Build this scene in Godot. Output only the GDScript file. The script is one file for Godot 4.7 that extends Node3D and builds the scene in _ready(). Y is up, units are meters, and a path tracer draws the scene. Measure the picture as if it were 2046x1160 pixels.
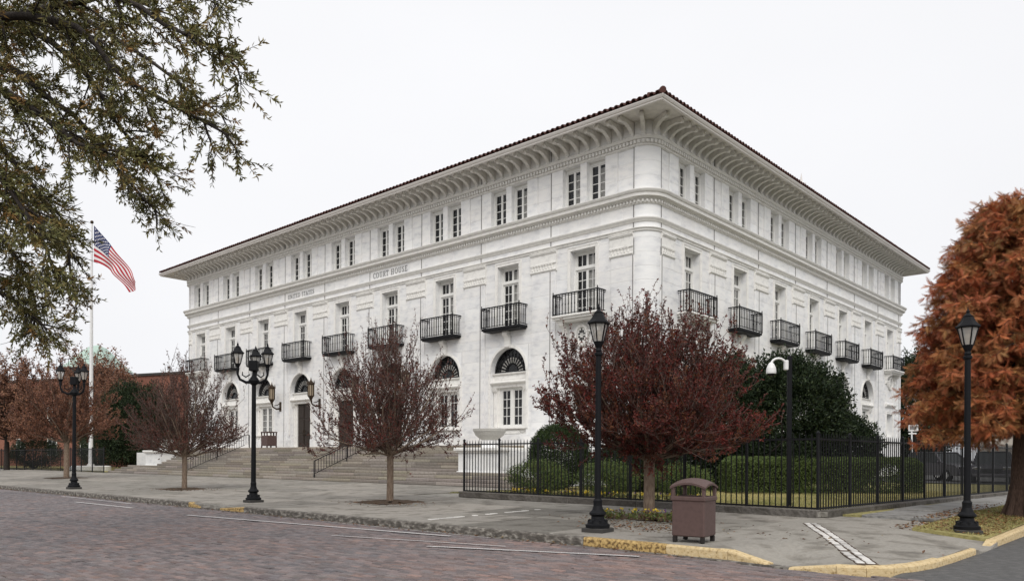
extends Node3D
# World frame: the virtual corner of the courthouse is at the origin. Its front facade runs along -x in the plane z = 0 (facing +z, the street),
# its side facade runs along -z in the plane x = 0. The kerb line of the street is z = 19.75, the pavement top there is y = 0.

const EYE := Vector3(19.54, 1.4, 31.0)
const FX := -3.9      # centre of the first front bay
const FP := 5.04      # front bay pitch
const SX := 3.85      # side bays, measured along the side facade (u = -z)
const SP := 5.28
const X_END := -47.2
const Z_END := -39.2
const RC := 0.9       # radius of the rounded corners

var M := {}
var taken := {}

class MB:
	var v := PackedVector3Array()
	var n := PackedVector3Array()
	var c := PackedColorArray()
	var uv := PackedVector2Array()
	var ix := PackedInt32Array()
	var col := Color(1, 1, 1)
	var t := Transform3D.IDENTITY

	func pt(p: Vector3, nn: Vector3, u := Vector2.ZERO) -> int:
		v.append(t * p)
		n.append((t.basis * nn).normalized())
		c.append(col)
		uv.append(u)
		return v.size() - 1

	# corners run counter-clockwise seen from outside
	func quad(a: Vector3, b: Vector3, cc: Vector3, d: Vector3) -> void:
		var nn := (b - a).cross(cc - a)
		if nn.length_squared() < 1e-14:
			nn = (cc - a).cross(d - a)
		nn = nn.normalized()
		var i := pt(a, nn)
		pt(b, nn)
		pt(cc, nn)
		pt(d, nn)
		ix.append_array([i, i + 2, i + 1, i, i + 3, i + 2])

	func quad_uv(a: Vector3, b: Vector3, cc: Vector3, d: Vector3, ua: Vector2, ub: Vector2, uc: Vector2, ud: Vector2) -> void:
		var nn := (b - a).cross(cc - a).normalized()
		var i := pt(a, nn, ua)
		pt(b, nn, ub)
		pt(cc, nn, uc)
		pt(d, nn, ud)
		ix.append_array([i, i + 2, i + 1, i, i + 3, i + 2])

	func tri(a: Vector3, b: Vector3, cc: Vector3) -> void:
		var nn := (b - a).cross(cc - a).normalized()
		var i := pt(a, nn)
		pt(b, nn)
		pt(cc, nn)
		ix.append_array([i, i + 2, i + 1])

	func box(ce: Vector3, s: Vector3, bs := Basis.IDENTITY) -> void:
		var h := s * 0.5
		var p := []
		for k in 8:
			p.append(ce + bs * Vector3(h.x if k & 1 else -h.x, h.y if k & 2 else -h.y, h.z if k & 4 else -h.z))
		quad(p[4], p[5], p[7], p[6])
		quad(p[1], p[0], p[2], p[3])
		quad(p[5], p[1], p[3], p[7])
		quad(p[0], p[4], p[6], p[2])
		quad(p[6], p[7], p[3], p[2])
		quad(p[0], p[1], p[5], p[4])

	# box with chamfered edges
	func cbox(ce: Vector3, s: Vector3, b: float, bs := Basis.IDENTITY) -> void:
		var h := s * 0.5
		var axes := [Vector3.RIGHT, Vector3.UP, Vector3.BACK]
		var at := func(sg: Array, ax: int) -> Vector3:
			var q := Vector3.ZERO
			for k in 3:
				q[k] = sg[k] * (h[k] if k == ax else h[k] - b)
			return ce + bs * q
		for ax in 3:
			var a1 := (ax + 1) % 3
			var a2 := (ax + 2) % 3
			for s0 in [-1.0, 1.0]:
				var q := []
				for e in [[-1.0, -1.0], [1.0, -1.0], [1.0, 1.0], [-1.0, 1.0]]:
					var sg := [0.0, 0.0, 0.0]
					sg[ax] = s0
					sg[a1] = e[0]
					sg[a2] = e[1]
					q.append(at.call(sg, ax))
				if s0 > 0:
					quad(q[0], q[1], q[2], q[3])
				else:
					quad(q[3], q[2], q[1], q[0])
				for s1 in [-1.0, 1.0]:
					# edge between faces ax (s0) and a1 (s1), along a2
					var lo := [0.0, 0.0, 0.0]
					lo[ax] = s0
					lo[a1] = s1
					lo[a2] = -1.0
					var hi := lo.duplicate()
					hi[a2] = 1.0
					var w := [at.call(lo, ax), at.call(lo, a1), at.call(hi, a1), at.call(hi, ax)]
					if s0 * s1 > 0:
						quad(w[0], w[1], w[2], w[3])
					else:
						quad(w[3], w[2], w[1], w[0])
		for k in 8:
			var sg := [1.0 if k & 1 else -1.0, 1.0 if k & 2 else -1.0, 1.0 if k & 4 else -1.0]
			if sg[0] * sg[1] * sg[2] > 0:
				tri(at.call(sg, 0), at.call(sg, 1), at.call(sg, 2))
			else:
				tri(at.call(sg, 0), at.call(sg, 2), at.call(sg, 1))

	# box between two axis-aligned corners
	func bx(a: Vector3, b: Vector3) -> void:
		box((a + b) * 0.5, (b - a).abs())

	# bar of rectangular section from a to b
	func bar(a: Vector3, b: Vector3, w: float, hh: float, up := Vector3.UP) -> void:
		var d := b - a
		var l := d.length()
		var x := d / l
		var z := x.cross(up)
		if z.length() < 1e-4:
			z = x.cross(Vector3.RIGHT)
		z = z.normalized()
		var y := z.cross(x)
		box((a + b) * 0.5, Vector3(l, hh, w), Basis(x, y, z))

	# round tube through points; radii per point; open ends capped by a fan when cap
	func tube(p: PackedVector3Array, r: PackedFloat32Array, sides: int, cap := false) -> void:
		var m := p.size()
		var side := Vector3.ZERO
		var base := v.size()
		for k in m:
			var d: Vector3
			if k == 0:
				d = p[1] - p[0]
			elif k == m - 1:
				d = p[k] - p[k - 1]
			else:
				d = p[k + 1] - p[k - 1]
			d = d.normalized()
			if k == 0:
				side = d.cross(Vector3.UP)
				if side.length() < 0.1:
					side = d.cross(Vector3.RIGHT)
			side = (side - d * side.dot(d)).normalized()
			var up := side.cross(d)
			for s in sides:
				var a := TAU * s / sides
				var nn := side * cos(a) + up * sin(a)
				pt(p[k] + nn * r[k], nn, Vector2(float(s) / sides, k))
		for k in m - 1:
			for s in sides:
				var i := base + k * sides + s
				var j := base + k * sides + (s + 1) % sides
				ix.append_array([i, j, j + sides, i, j + sides, i + sides])
		if cap:
			for e in [0, m - 1]:
				var d2: Vector3 = (p[0] - p[1]).normalized() if e == 0 else (p[m - 1] - p[m - 2]).normalized()
				var o := pt(p[e], d2)
				for s in sides:
					var i2: int = base + e * sides + s
					pt(v[i2] if t == Transform3D.IDENTITY else t.affine_inverse() * v[i2], d2)
				for s in sides:
					if e == 0:
						ix.append_array([o, o + 1 + (s + 1) % sides, o + 1 + s])
					else:
						ix.append_array([o, o + 1 + s, o + 1 + (s + 1) % sides])

	# surface of revolution about y; prof = [Vector2(radius, height)] from bottom to top
	func lathe(prof: Array, ce: Vector3, sides: int, turn := 0.0, flat := false) -> void:
		for k in prof.size() - 1:
			var a: Vector2 = prof[k]
			var b: Vector2 = prof[k + 1]
			var nn := Vector2(b.y - a.y, a.x - b.x).normalized()
			if flat:
				for s in sides:
					var a0 := TAU * s / sides + turn
					var a1 := TAU * (s + 1) / sides + turn
					var d0 := Vector3(cos(a0), 0, sin(a0))
					var d1 := Vector3(cos(a1), 0, sin(a1))
					quad(ce + d1 * a.x + Vector3.UP * a.y, ce + d0 * a.x + Vector3.UP * a.y, ce + d0 * b.x + Vector3.UP * b.y, ce + d1 * b.x + Vector3.UP * b.y)
				continue
			var base := v.size()
			for s in sides:
				var an := TAU * s / sides + turn
				var d := Vector3(cos(an), 0, sin(an))
				var n3 := d * nn.x + Vector3.UP * nn.y
				pt(ce + d * a.x + Vector3.UP * a.y, n3)
				pt(ce + d * b.x + Vector3.UP * b.y, n3)
			for s in sides:
				var i := base + 2 * s
				var j := base + 2 * ((s + 1) % sides)
				ix.append_array([i, j, i + 1, j, j + 1, i + 1])

	# flat polygon (xy) extruded from z0 to z1
	func prism(poly: PackedVector2Array, z0: float, z1: float) -> void:
		if Geometry2D.is_polygon_clockwise(poly):
			poly.reverse()
		var ids := Geometry2D.triangulate_polygon(poly)
		for e in [[z1, 1.0], [z0, -1.0]]:
			var base := v.size()
			for q in poly:
				pt(Vector3(q.x, q.y, e[0]), Vector3(0, 0, e[1]))
			for k in range(0, ids.size(), 3):
				var a := poly[ids[k]]
				var ccw := (poly[ids[k + 1]] - a).cross(poly[ids[k + 2]] - a) > 0
				if ccw == (e[1] > 0):
					ix.append_array([base + ids[k], base + ids[k + 2], base + ids[k + 1]])
				else:
					ix.append_array([base + ids[k], base + ids[k + 1], base + ids[k + 2]])
		for k in poly.size():
			var a := poly[k]
			var b := poly[(k + 1) % poly.size()]
			quad(Vector3(a.x, a.y, z0), Vector3(b.x, b.y, z0), Vector3(b.x, b.y, z1), Vector3(a.x, a.y, z1))

	# sweep a profile of (out, height), bottom to top, along stations [position xz, outward normal xz]
	func sweep(prof: Array, path: Array, closed: bool) -> void:
		var m := path.size()
		for k in prof.size() - 1:
			var a: Vector2 = prof[k]
			var b: Vector2 = prof[k + 1]
			var nn := Vector2(b.y - a.y, a.x - b.x).normalized()
			var base := v.size()
			for s in m:
				var p: Vector2 = path[s][0]
				var o: Vector2 = path[s][1]
				var u := o.normalized()
				var n3 := Vector3(u.x * nn.x, nn.y, u.y * nn.x)
				pt(Vector3(p.x + o.x * a.x, a.y, p.y + o.y * a.x), n3)
				pt(Vector3(p.x + o.x * b.x, b.y, p.y + o.y * b.x), n3)
			for s in (m if closed else m - 1):
				var i := base + 2 * s
				var j := base + 2 * ((s + 1) % m)
				ix.append_array([i, i + 1, j, j, i + 1, j + 1])

	func mesh() -> ArrayMesh:
		var a := []
		a.resize(Mesh.ARRAY_MAX)
		a[Mesh.ARRAY_VERTEX] = v
		a[Mesh.ARRAY_NORMAL] = n
		a[Mesh.ARRAY_COLOR] = c
		a[Mesh.ARRAY_TEX_UV] = uv
		a[Mesh.ARRAY_INDEX] = ix
		var me := ArrayMesh.new()
		me.add_surface_from_arrays(Mesh.PRIMITIVE_TRIANGLES, a)
		return me

# ---------------------------------------------------------------- nodes
func numbered(called: String) -> String:
	var k: int = taken.get(called, 0)
	taken[called] = k + 1
	return called if k == 0 else "%s_%03d" % [called, k]

func tag(o: Node3D, label: String, category: String, group := "", kind := "") -> Node3D:
	if label:
		o.set_meta("label", label)
	if category:
		o.set_meta("category", category)
	if group:
		o.set_meta("group", group)
	if kind:
		o.set_meta("kind", kind)
	return o

func thing(called: String, at: Vector3, label: String, category: String, group := "", turn := 0.0) -> Node3D:
	var o := Node3D.new()
	o.name = numbered(called)
	add_child(o)
	o.position = at
	o.rotation.y = turn
	return tag(o, label, category, group)

func copy_of(src: Node3D, at: Vector3, turn: float, label: String) -> Node3D:
	var o: Node3D = src.duplicate()
	o.name = numbered(String(src.name).rstrip("0123456789").trim_suffix("_"))
	add_child(o)
	o.position = at
	o.rotation.y = turn
	if label:
		o.set_meta("label", label)
	return o

func inst(parent: Node, called: String, me: Mesh, mat: Material, x := Transform3D.IDENTITY) -> MeshInstance3D:
	var o := MeshInstance3D.new()
	o.name = called
	o.mesh = me
	o.material_override = mat
	o.transform = x
	parent.add_child(o, true)
	return o

func part(parent: Node, called: String, mb: MB, mat: Material, x := Transform3D.IDENTITY) -> MeshInstance3D:
	return inst(parent, called, mb.mesh(), mat, x)

func struct(called: String, mb: MB, mat: Material) -> MeshInstance3D:
	var o := inst(self, numbered(called), mb.mesh(), mat)
	o.set_meta("kind", "structure")
	return o

func scatter(parent: Node, called: String, me: Mesh, mat: Material, xs: Array, cs: PackedColorArray) -> MultiMeshInstance3D:
	var m := MultiMesh.new()
	m.transform_format = MultiMesh.TRANSFORM_3D
	m.use_colors = true
	m.mesh = me
	m.instance_count = xs.size()
	for i in xs.size():
		m.set_instance_transform(i, xs[i])
		m.set_instance_color(i, cs[i])
	var o := MultiMeshInstance3D.new()
	o.name = called
	o.multimesh = m
	o.material_override = mat
	parent.add_child(o, true)
	return o

# ---------------------------------------------------------------- materials
func noise_tex(freq: float, stops: Array, size := 512, octaves := 4, seed_no := 1, kind := FastNoiseLite.TYPE_SIMPLEX_SMOOTH, warp := 0.0) -> NoiseTexture2D:
	var f := FastNoiseLite.new()
	f.noise_type = kind
	f.frequency = freq
	f.fractal_octaves = octaves
	f.seed = seed_no
	if warp > 0.0:
		f.domain_warp_enabled = true
		f.domain_warp_amplitude = warp
		f.domain_warp_frequency = freq * 0.7
	var g := Gradient.new()
	g.offsets = PackedFloat32Array(stops.map(func(s): return s[0]))
	g.colors = PackedColorArray(stops.map(func(s): return s[1].linear_to_srgb()))
	var tx := NoiseTexture2D.new()
	tx.width = size
	tx.height = size
	tx.seamless = true
	tx.noise = f
	tx.color_ramp = g
	return tx

func grey(x: float) -> Color:
	return Color(x, x, x)

func mat(called: String, lin: Color, rough: float, o := {}) -> StandardMaterial3D:
	var m := StandardMaterial3D.new()
	m.resource_name = called
	m.albedo_color = lin.linear_to_srgb()
	m.roughness = rough
	m.metallic_specular = o.get("spec", 0.4)
	m.metallic = o.get("metal", 0.0)
	m.vertex_color_use_as_albedo = o.get("vc", false)
	if o.has("tex"):
		m.albedo_texture = o.tex
		m.uv1_triplanar = o.get("tri", true)
		m.uv1_world_triplanar = o.get("tri", true)
		m.uv1_scale = o.get("scale", Vector3.ONE)
	if o.has("detail"):
		m.detail_enabled = true
		m.detail_albedo = o.detail
		m.detail_blend_mode = BaseMaterial3D.BLEND_MODE_MUL
	if o.has("bump"):
		var tx: NoiseTexture2D = NoiseTexture2D.new()
		var f := FastNoiseLite.new()
		f.frequency = o.bump
		f.fractal_octaves = 4
		tx.noise = f
		tx.width = 512
		tx.height = 512
		tx.seamless = true
		tx.as_normal_map = true
		tx.bump_strength = o.get("bump_by", 4.0)
		m.normal_enabled = true
		m.normal_texture = tx
		m.normal_scale = o.get("normal", 0.5)
	if o.has("back"):
		m.backlight_enabled = true
		m.backlight = o.back.linear_to_srgb()
	m.cull_mode = BaseMaterial3D.CULL_DISABLED if o.get("two", false) else BaseMaterial3D.CULL_BACK
	M[called] = m
	return m

func materials() -> void:
	mat("marble", grey(1.0), 0.55, {"vc": true, "tex": noise_tex(0.006, [[0.0, Color(0.62, 0.625, 0.64)], [0.30, Color(0.74, 0.742, 0.75)], [0.44, Color(0.81, 0.81, 0.808)], [0.5, Color(0.775, 0.777, 0.78)], [0.58, Color(0.83, 0.828, 0.82)], [1.0, Color(0.84, 0.838, 0.83)]], 1024, 6, 3, FastNoiseLite.TYPE_SIMPLEX_SMOOTH, 40.0), "scale": Vector3(0.16, 0.34, 0.16)})
	mat("marble_trim", Color(1.0, 0.99, 0.97), 0.55, {"vc": true, "tex": noise_tex(0.012, [[0.0, Color(0.62, 0.61, 0.60)], [0.4, Color(0.77, 0.765, 0.75)], [1.0, Color(0.83, 0.82, 0.80)]], 512, 4, 9), "scale": Vector3(0.5, 0.5, 0.5)})
	mat("ornament", Color(0.34, 0.33, 0.31), 0.6)
	mat("joint", Color(0.19, 0.18, 0.175), 0.8)
	mat("soffit", Color(0.80, 0.775, 0.74), 0.7, {"tex": noise_tex(0.02, [[0.0, grey(0.8)], [1.0, grey(1.0)]], 256, 4, 5), "scale": Vector3(0.4, 0.4, 0.4)})
	mat("gutter", Color(0.72, 0.69, 0.66), 0.6)
	mat("tile", Color(0.090, 0.036, 0.029), 0.75, {"vc": true, "tex": noise_tex(0.03, [[0.0, grey(0.55)], [0.5, grey(0.9)], [1.0, Color(1.2, 1.1, 1.0)]], 256, 4, 6), "scale": Vector3(0.6, 0.6, 0.6)})
	mat("window_paint", Color(0.74, 0.735, 0.71), 0.5)
	mat("glass", Color(0.05, 0.055, 0.06), 0.03, {"spec": 0.4})
	M.glass.transparency = BaseMaterial3D.TRANSPARENCY_ALPHA
	M.glass.albedo_color.a = 0.10
	mat("room", Color(0.022, 0.022, 0.023), 0.9)
	mat("blind", Color(0.52, 0.51, 0.48), 0.8)
	mat("iron", Color(0.0065, 0.0068, 0.0085), 0.62, {"bump": 0.05, "normal": 0.15})
	mat("lamp_iron", Color(0.0065, 0.0068, 0.0085), 0.62, {"bump": 0.06, "normal": 0.2, "spec": 0.3})
	mat("fence_iron", Color(0.0065, 0.0068, 0.0085), 0.62)
	mat("lamp_glass", Color(0.74, 0.72, 0.68), 0.2, {"spec": 0.5})
	M.lamp_glass.transparency = BaseMaterial3D.TRANSPARENCY_ALPHA
	M.lamp_glass.albedo_color.a = 0.35
	mat("bronze", Color(0.055, 0.036, 0.022), 0.4, {"metal": 0.6, "bump": 0.03, "normal": 0.3})
	mat("door", Color(0.030, 0.020, 0.014), 0.4, {"metal": 0.3})
	mat("opal", Color(0.30, 0.24, 0.17), 0.5)
	mat("step_stone", grey(1.0), 0.85, {"vc": true, "tex": noise_tex(0.02, [[0.0, Color(0.70, 0.69, 0.68)], [0.5, grey(1.0)], [1.0, Color(1.12, 1.1, 1.06)]], 512, 5, 11), "scale": Vector3(0.5, 0.5, 0.5), "bump": 0.08, "normal": 0.4})
	mat("concrete", grey(1.0), 0.85, {"vc": true, "tex": noise_tex(0.009, [[0.0, Color(0.42, 0.41, 0.40)], [0.32, Color(0.74, 0.73, 0.71)], [0.5, grey(1.0)], [0.62, grey(0.92)], [1.0, Color(1.2, 1.18, 1.14)]], 1024, 7, 21, FastNoiseLite.TYPE_SIMPLEX_SMOOTH, 20.0), "scale": Vector3(0.12, 0.12, 0.12), "bump": 0.12, "normal": 0.5})
	# kerb stones: worn concrete or old yellow paint, both blotched with tyre grime and splash stains
	mat("kerb", grey(1.0), 0.85, {"tex": noise_tex(0.022, [[0.0, Color(0.070, 0.063, 0.055)], [0.42, Color(0.108, 0.097, 0.085)], [0.60, Color(0.165, 0.15, 0.132)], [0.76, Color(0.29, 0.27, 0.24)], [1.0, Color(0.38, 0.36, 0.32)]], 1024, 6, 25), "scale": Vector3(0.2, 0.34, 0.2), "bump": 0.1, "normal": 0.5})
	mat("kerb_yellow", grey(1.0), 0.7, {"tex": noise_tex(0.022, [[0.0, Color(0.07, 0.05, 0.03)], [0.36, Color(0.22, 0.14, 0.055)], [0.50, Color(0.46, 0.31, 0.12)], [1.0, Color(0.62, 0.45, 0.20)]], 1024, 6, 26), "scale": Vector3(0.5, 0.5, 0.5), "bump": 0.1, "normal": 0.4})
	mat("kerb_cream", grey(1.0), 0.75, {"tex": noise_tex(0.022, [[0.0, Color(0.14, 0.095, 0.045)], [0.24, Color(0.38, 0.27, 0.13)], [0.36, Color(0.58, 0.44, 0.24)], [1.0, Color(0.68, 0.56, 0.35)]], 1024, 6, 27), "scale": Vector3(0.5, 0.5, 0.5), "bump": 0.1, "normal": 0.4})
	mat("brick", grey(1.0), 0.72, {"vc": true, "tex": noise_tex(0.012, [[0.0, Color(0.74, 0.75, 0.78)], [0.5, grey(0.97)], [1.0, Color(1.12, 1.04, 1.0)]], 1024, 5, 31), "scale": Vector3(0.1, 0.1, 0.1), "bump": 0.2, "normal": 0.6})
	mat("brick_far", grey(1.0), 0.75, {"tex": noise_tex(0.02, [[0.0, Color(0.138, 0.122, 0.124)], [0.5, Color(0.175, 0.150, 0.150)], [1.0, Color(0.215, 0.177, 0.170)]], 1024, 6, 32), "scale": Vector3(0.35, 0.35, 1.6), "bump": 0.1, "normal": 0.6})
	mat("road_bed", Color(0.13, 0.115, 0.112), 0.9)
	mat("asphalt", grey(1.0), 0.88, {"tex": noise_tex(0.02, [[0.0, Color(0.075, 0.074, 0.074)], [0.5, Color(0.105, 0.103, 0.101)], [1.0, Color(0.145, 0.142, 0.138)]], 512, 6, 33), "scale": Vector3(0.5, 0.5, 0.5), "bump": 0.2, "normal": 0.7})
	mat("road_paint", grey(1.0), 0.7, {"tex": noise_tex(0.05, [[0.0, Color(0.18, 0.15, 0.15)], [0.34, Color(0.26, 0.23, 0.23)], [0.50, Color(0.60, 0.58, 0.57)], [1.0, Color(0.72, 0.71, 0.70)]], 512, 4, 34), "scale": Vector3(1.2, 1.2, 3.0)})
	mat("pale_stone", Color(0.62, 0.60, 0.57), 0.85, {"vc": true})
	mat("dark_cap", Color(0.05, 0.047, 0.044), 0.9)
	mat("soil", grey(1.0), 0.95, {"tex": noise_tex(0.06, [[0.0, Color(0.030, 0.020, 0.013)], [0.5, Color(0.075, 0.050, 0.033)], [1.0, Color(0.13, 0.085, 0.055)]], 512, 5, 41), "scale": Vector3(1.4, 1.4, 1.4), "bump": 0.15, "normal": 1.0})
	mat("turf", grey(1.0), 0.95, {"tex": noise_tex(0.03, [[0.0, Color(0.14, 0.135, 0.05)], [0.45, Color(0.31, 0.275, 0.11)], [1.0, Color(0.44, 0.385, 0.175)]], 512, 6, 42), "scale": Vector3(0.45, 0.45, 0.45), "bump": 0.2, "normal": 1.0})
	mat("ground", grey(1.0), 0.95, {"tex": noise_tex(0.02, [[0.0, Color(0.07, 0.07, 0.04)], [0.5, Color(0.12, 0.11, 0.06)], [1.0, Color(0.16, 0.14, 0.09)]], 512, 5, 43), "scale": Vector3(0.1, 0.1, 0.1)})
	mat("grass", grey(1.0), 0.7, {"vc": true, "two": true, "back": Color(0.05, 0.05, 0.015)})
	mat("leaf", grey(1.0), 0.55, {"vc": true, "two": true, "back": Color(0.06, 0.04, 0.02)})
	mat("leaf_gloss", grey(1.0), 0.5, {"vc": true, "two": true, "spec": 0.3, "back": Color(0.02, 0.03, 0.01)})
	mat("bark_smooth", grey(1.0), 0.75, {"tex": noise_tex(0.02, [[0.0, Color(0.10, 0.065, 0.045)], [0.45, Color(0.20, 0.145, 0.105)], [1.0, Color(0.30, 0.235, 0.18)]], 512, 4, 51), "scale": Vector3(2.2, 0.5, 2.2), "bump": 0.05, "normal": 0.4})
	mat("bark_dark", grey(1.0), 0.9, {"tex": noise_tex(0.03, [[0.0, Color(0.012, 0.010, 0.009)], [0.5, Color(0.035, 0.028, 0.024)], [1.0, Color(0.070, 0.058, 0.050)]], 512, 5, 52), "scale": Vector3(2.0, 0.6, 2.0), "bump": 0.08, "normal": 1.0})
	mat("bark_red", grey(1.0), 0.9, {"tex": noise_tex(0.03, [[0.0, Color(0.030, 0.019, 0.014)], [0.5, Color(0.075, 0.046, 0.034)], [1.0, Color(0.12, 0.078, 0.058)]], 512, 5, 53), "scale": Vector3(3.0, 0.4, 3.0), "bump": 0.08, "normal": 1.0})
	mat("twig", Color(0.135, 0.098, 0.086), 0.85)
	mat("bowl", Color(0.50, 0.485, 0.45), 0.8, {"tex": noise_tex(0.05, [[0.0, grey(0.7)], [1.0, grey(1.05)]], 256, 5, 17)})
	mat("bin_brown", Color(0.105, 0.066, 0.060), 0.55, {"tex": noise_tex(0.02, [[0.0, grey(0.78)], [0.5, grey(0.97)], [1.0, grey(1.08)]], 512, 5, 61), "scale": Vector3(0.9, 0.9, 0.9), "bump": 0.3, "normal": 0.5})
	mat("bin_dark", Color(0.018, 0.015, 0.014), 0.8)
	mat("white_metal", Color(0.74, 0.74, 0.74), 0.4)
	mat("white_plastic", Color(0.78, 0.78, 0.77), 0.35)
	mat("dome_glass", Color(0.02, 0.02, 0.022), 0.08)
	mat("house_brick", grey(1.0), 0.85, {"tex": noise_tex(0.02, [[0.0, Color(0.15, 0.062, 0.042)], [0.5, Color(0.23, 0.098, 0.068)], [1.0, Color(0.29, 0.135, 0.098)]], 512, 5, 71), "scale": Vector3(0.3, 0.3, 0.3)})
	mat("copper", grey(1.0), 0.6, {"tex": noise_tex(0.02, [[0.0, Color(0.34, 0.46, 0.40)], [1.0, Color(0.50, 0.62, 0.55)]], 256, 4, 72), "scale": Vector3(0.2, 0.2, 0.2)})
	mat("stucco", Color(0.42, 0.38, 0.33), 0.85)
	mat("car_dark", Color(0.020, 0.018, 0.024), 0.2, {"spec": 0.5})
	mat("car_grey", Color(0.080, 0.076, 0.088), 0.22, {"spec": 0.5})
	mat("car_white", Color(0.72, 0.72, 0.72), 0.25)
	mat("car_glass", Color(0.02, 0.024, 0.026), 0.05)
	mat("rubber", Color(0.014, 0.014, 0.014), 0.85)
	mat("chrome", Color(0.55, 0.55, 0.56), 0.2, {"metal": 1.0})
	mat("red_lens", Color(0.30, 0.02, 0.015), 0.2)
	mat("flag", grey(1.0), 0.8, {"two": true, "back": Color(0.25, 0.2, 0.2)})
	mat("letters", Color(0.24, 0.24, 0.24), 0.8)
	mat("terracotta", Color(0.42, 0.20, 0.13), 0.8)

func ground_y(z: float) -> float:
	return 0.012 * clampf(19.75 - z, 0.0, 12.5)

# ---------------------------------------------------------------- courthouse
const YS := [0.15, 0.8, 1.45, 2.1, 2.7, 3.3, 3.9, 4.5, 5.1, 5.6, 6.1, 6.8, 7.5, 8.0, 8.5, 9.17, 9.84, 10.5, 11.17, 11.83, 12.15, 12.75, 13.4, 14.05, 14.75, 15.43, 16.1, 16.7, 17.3]

func plan_loop(r: float, seg := 8) -> Array:
	var out := []
	var cs := [[Vector2(X_END + r, -r), Vector2(-1, 0), Vector2(0, 1)], [Vector2(-r, -r), Vector2(0, 1), Vector2(1, 0)], [Vector2(-r, Z_END + r), Vector2(1, 0), Vector2(0, -1)], [Vector2(X_END + r, Z_END + r), Vector2(0, -1), Vector2(-1, 0)]]
	for e in cs:
		for k in seg + 1:
			var a := PI / 2 * k / seg
			var nn: Vector2 = e[1] * cos(a) + e[2] * sin(a)
			out.append([e[0] + nn * r, nn])
	return out

# one stone: face at height w, chamfered edge, sides going back to depth
func stone(mb: MB, u0: float, u1: float, y0: float, y1: float, w: float, depth := 0.09, b := 0.012) -> void:
	var f := [Vector3(u0 + b, y0 + b, w), Vector3(u1 - b, y0 + b, w), Vector3(u1 - b, y1 - b, w), Vector3(u0 + b, y1 - b, w)]
	var e := [Vector3(u0, y0, w - b), Vector3(u1, y0, w - b), Vector3(u1, y1, w - b), Vector3(u0, y1, w - b)]
	mb.quad(f[0], f[1], f[2], f[3])
	for k in 4:
		var l := (k + 1) % 4
		mb.quad(e[k], e[l], f[l], f[k])
		var bk := Vector3(0, 0, -depth)
		mb.quad(e[k] + bk, e[l] + bk, e[l], e[k])

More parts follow.
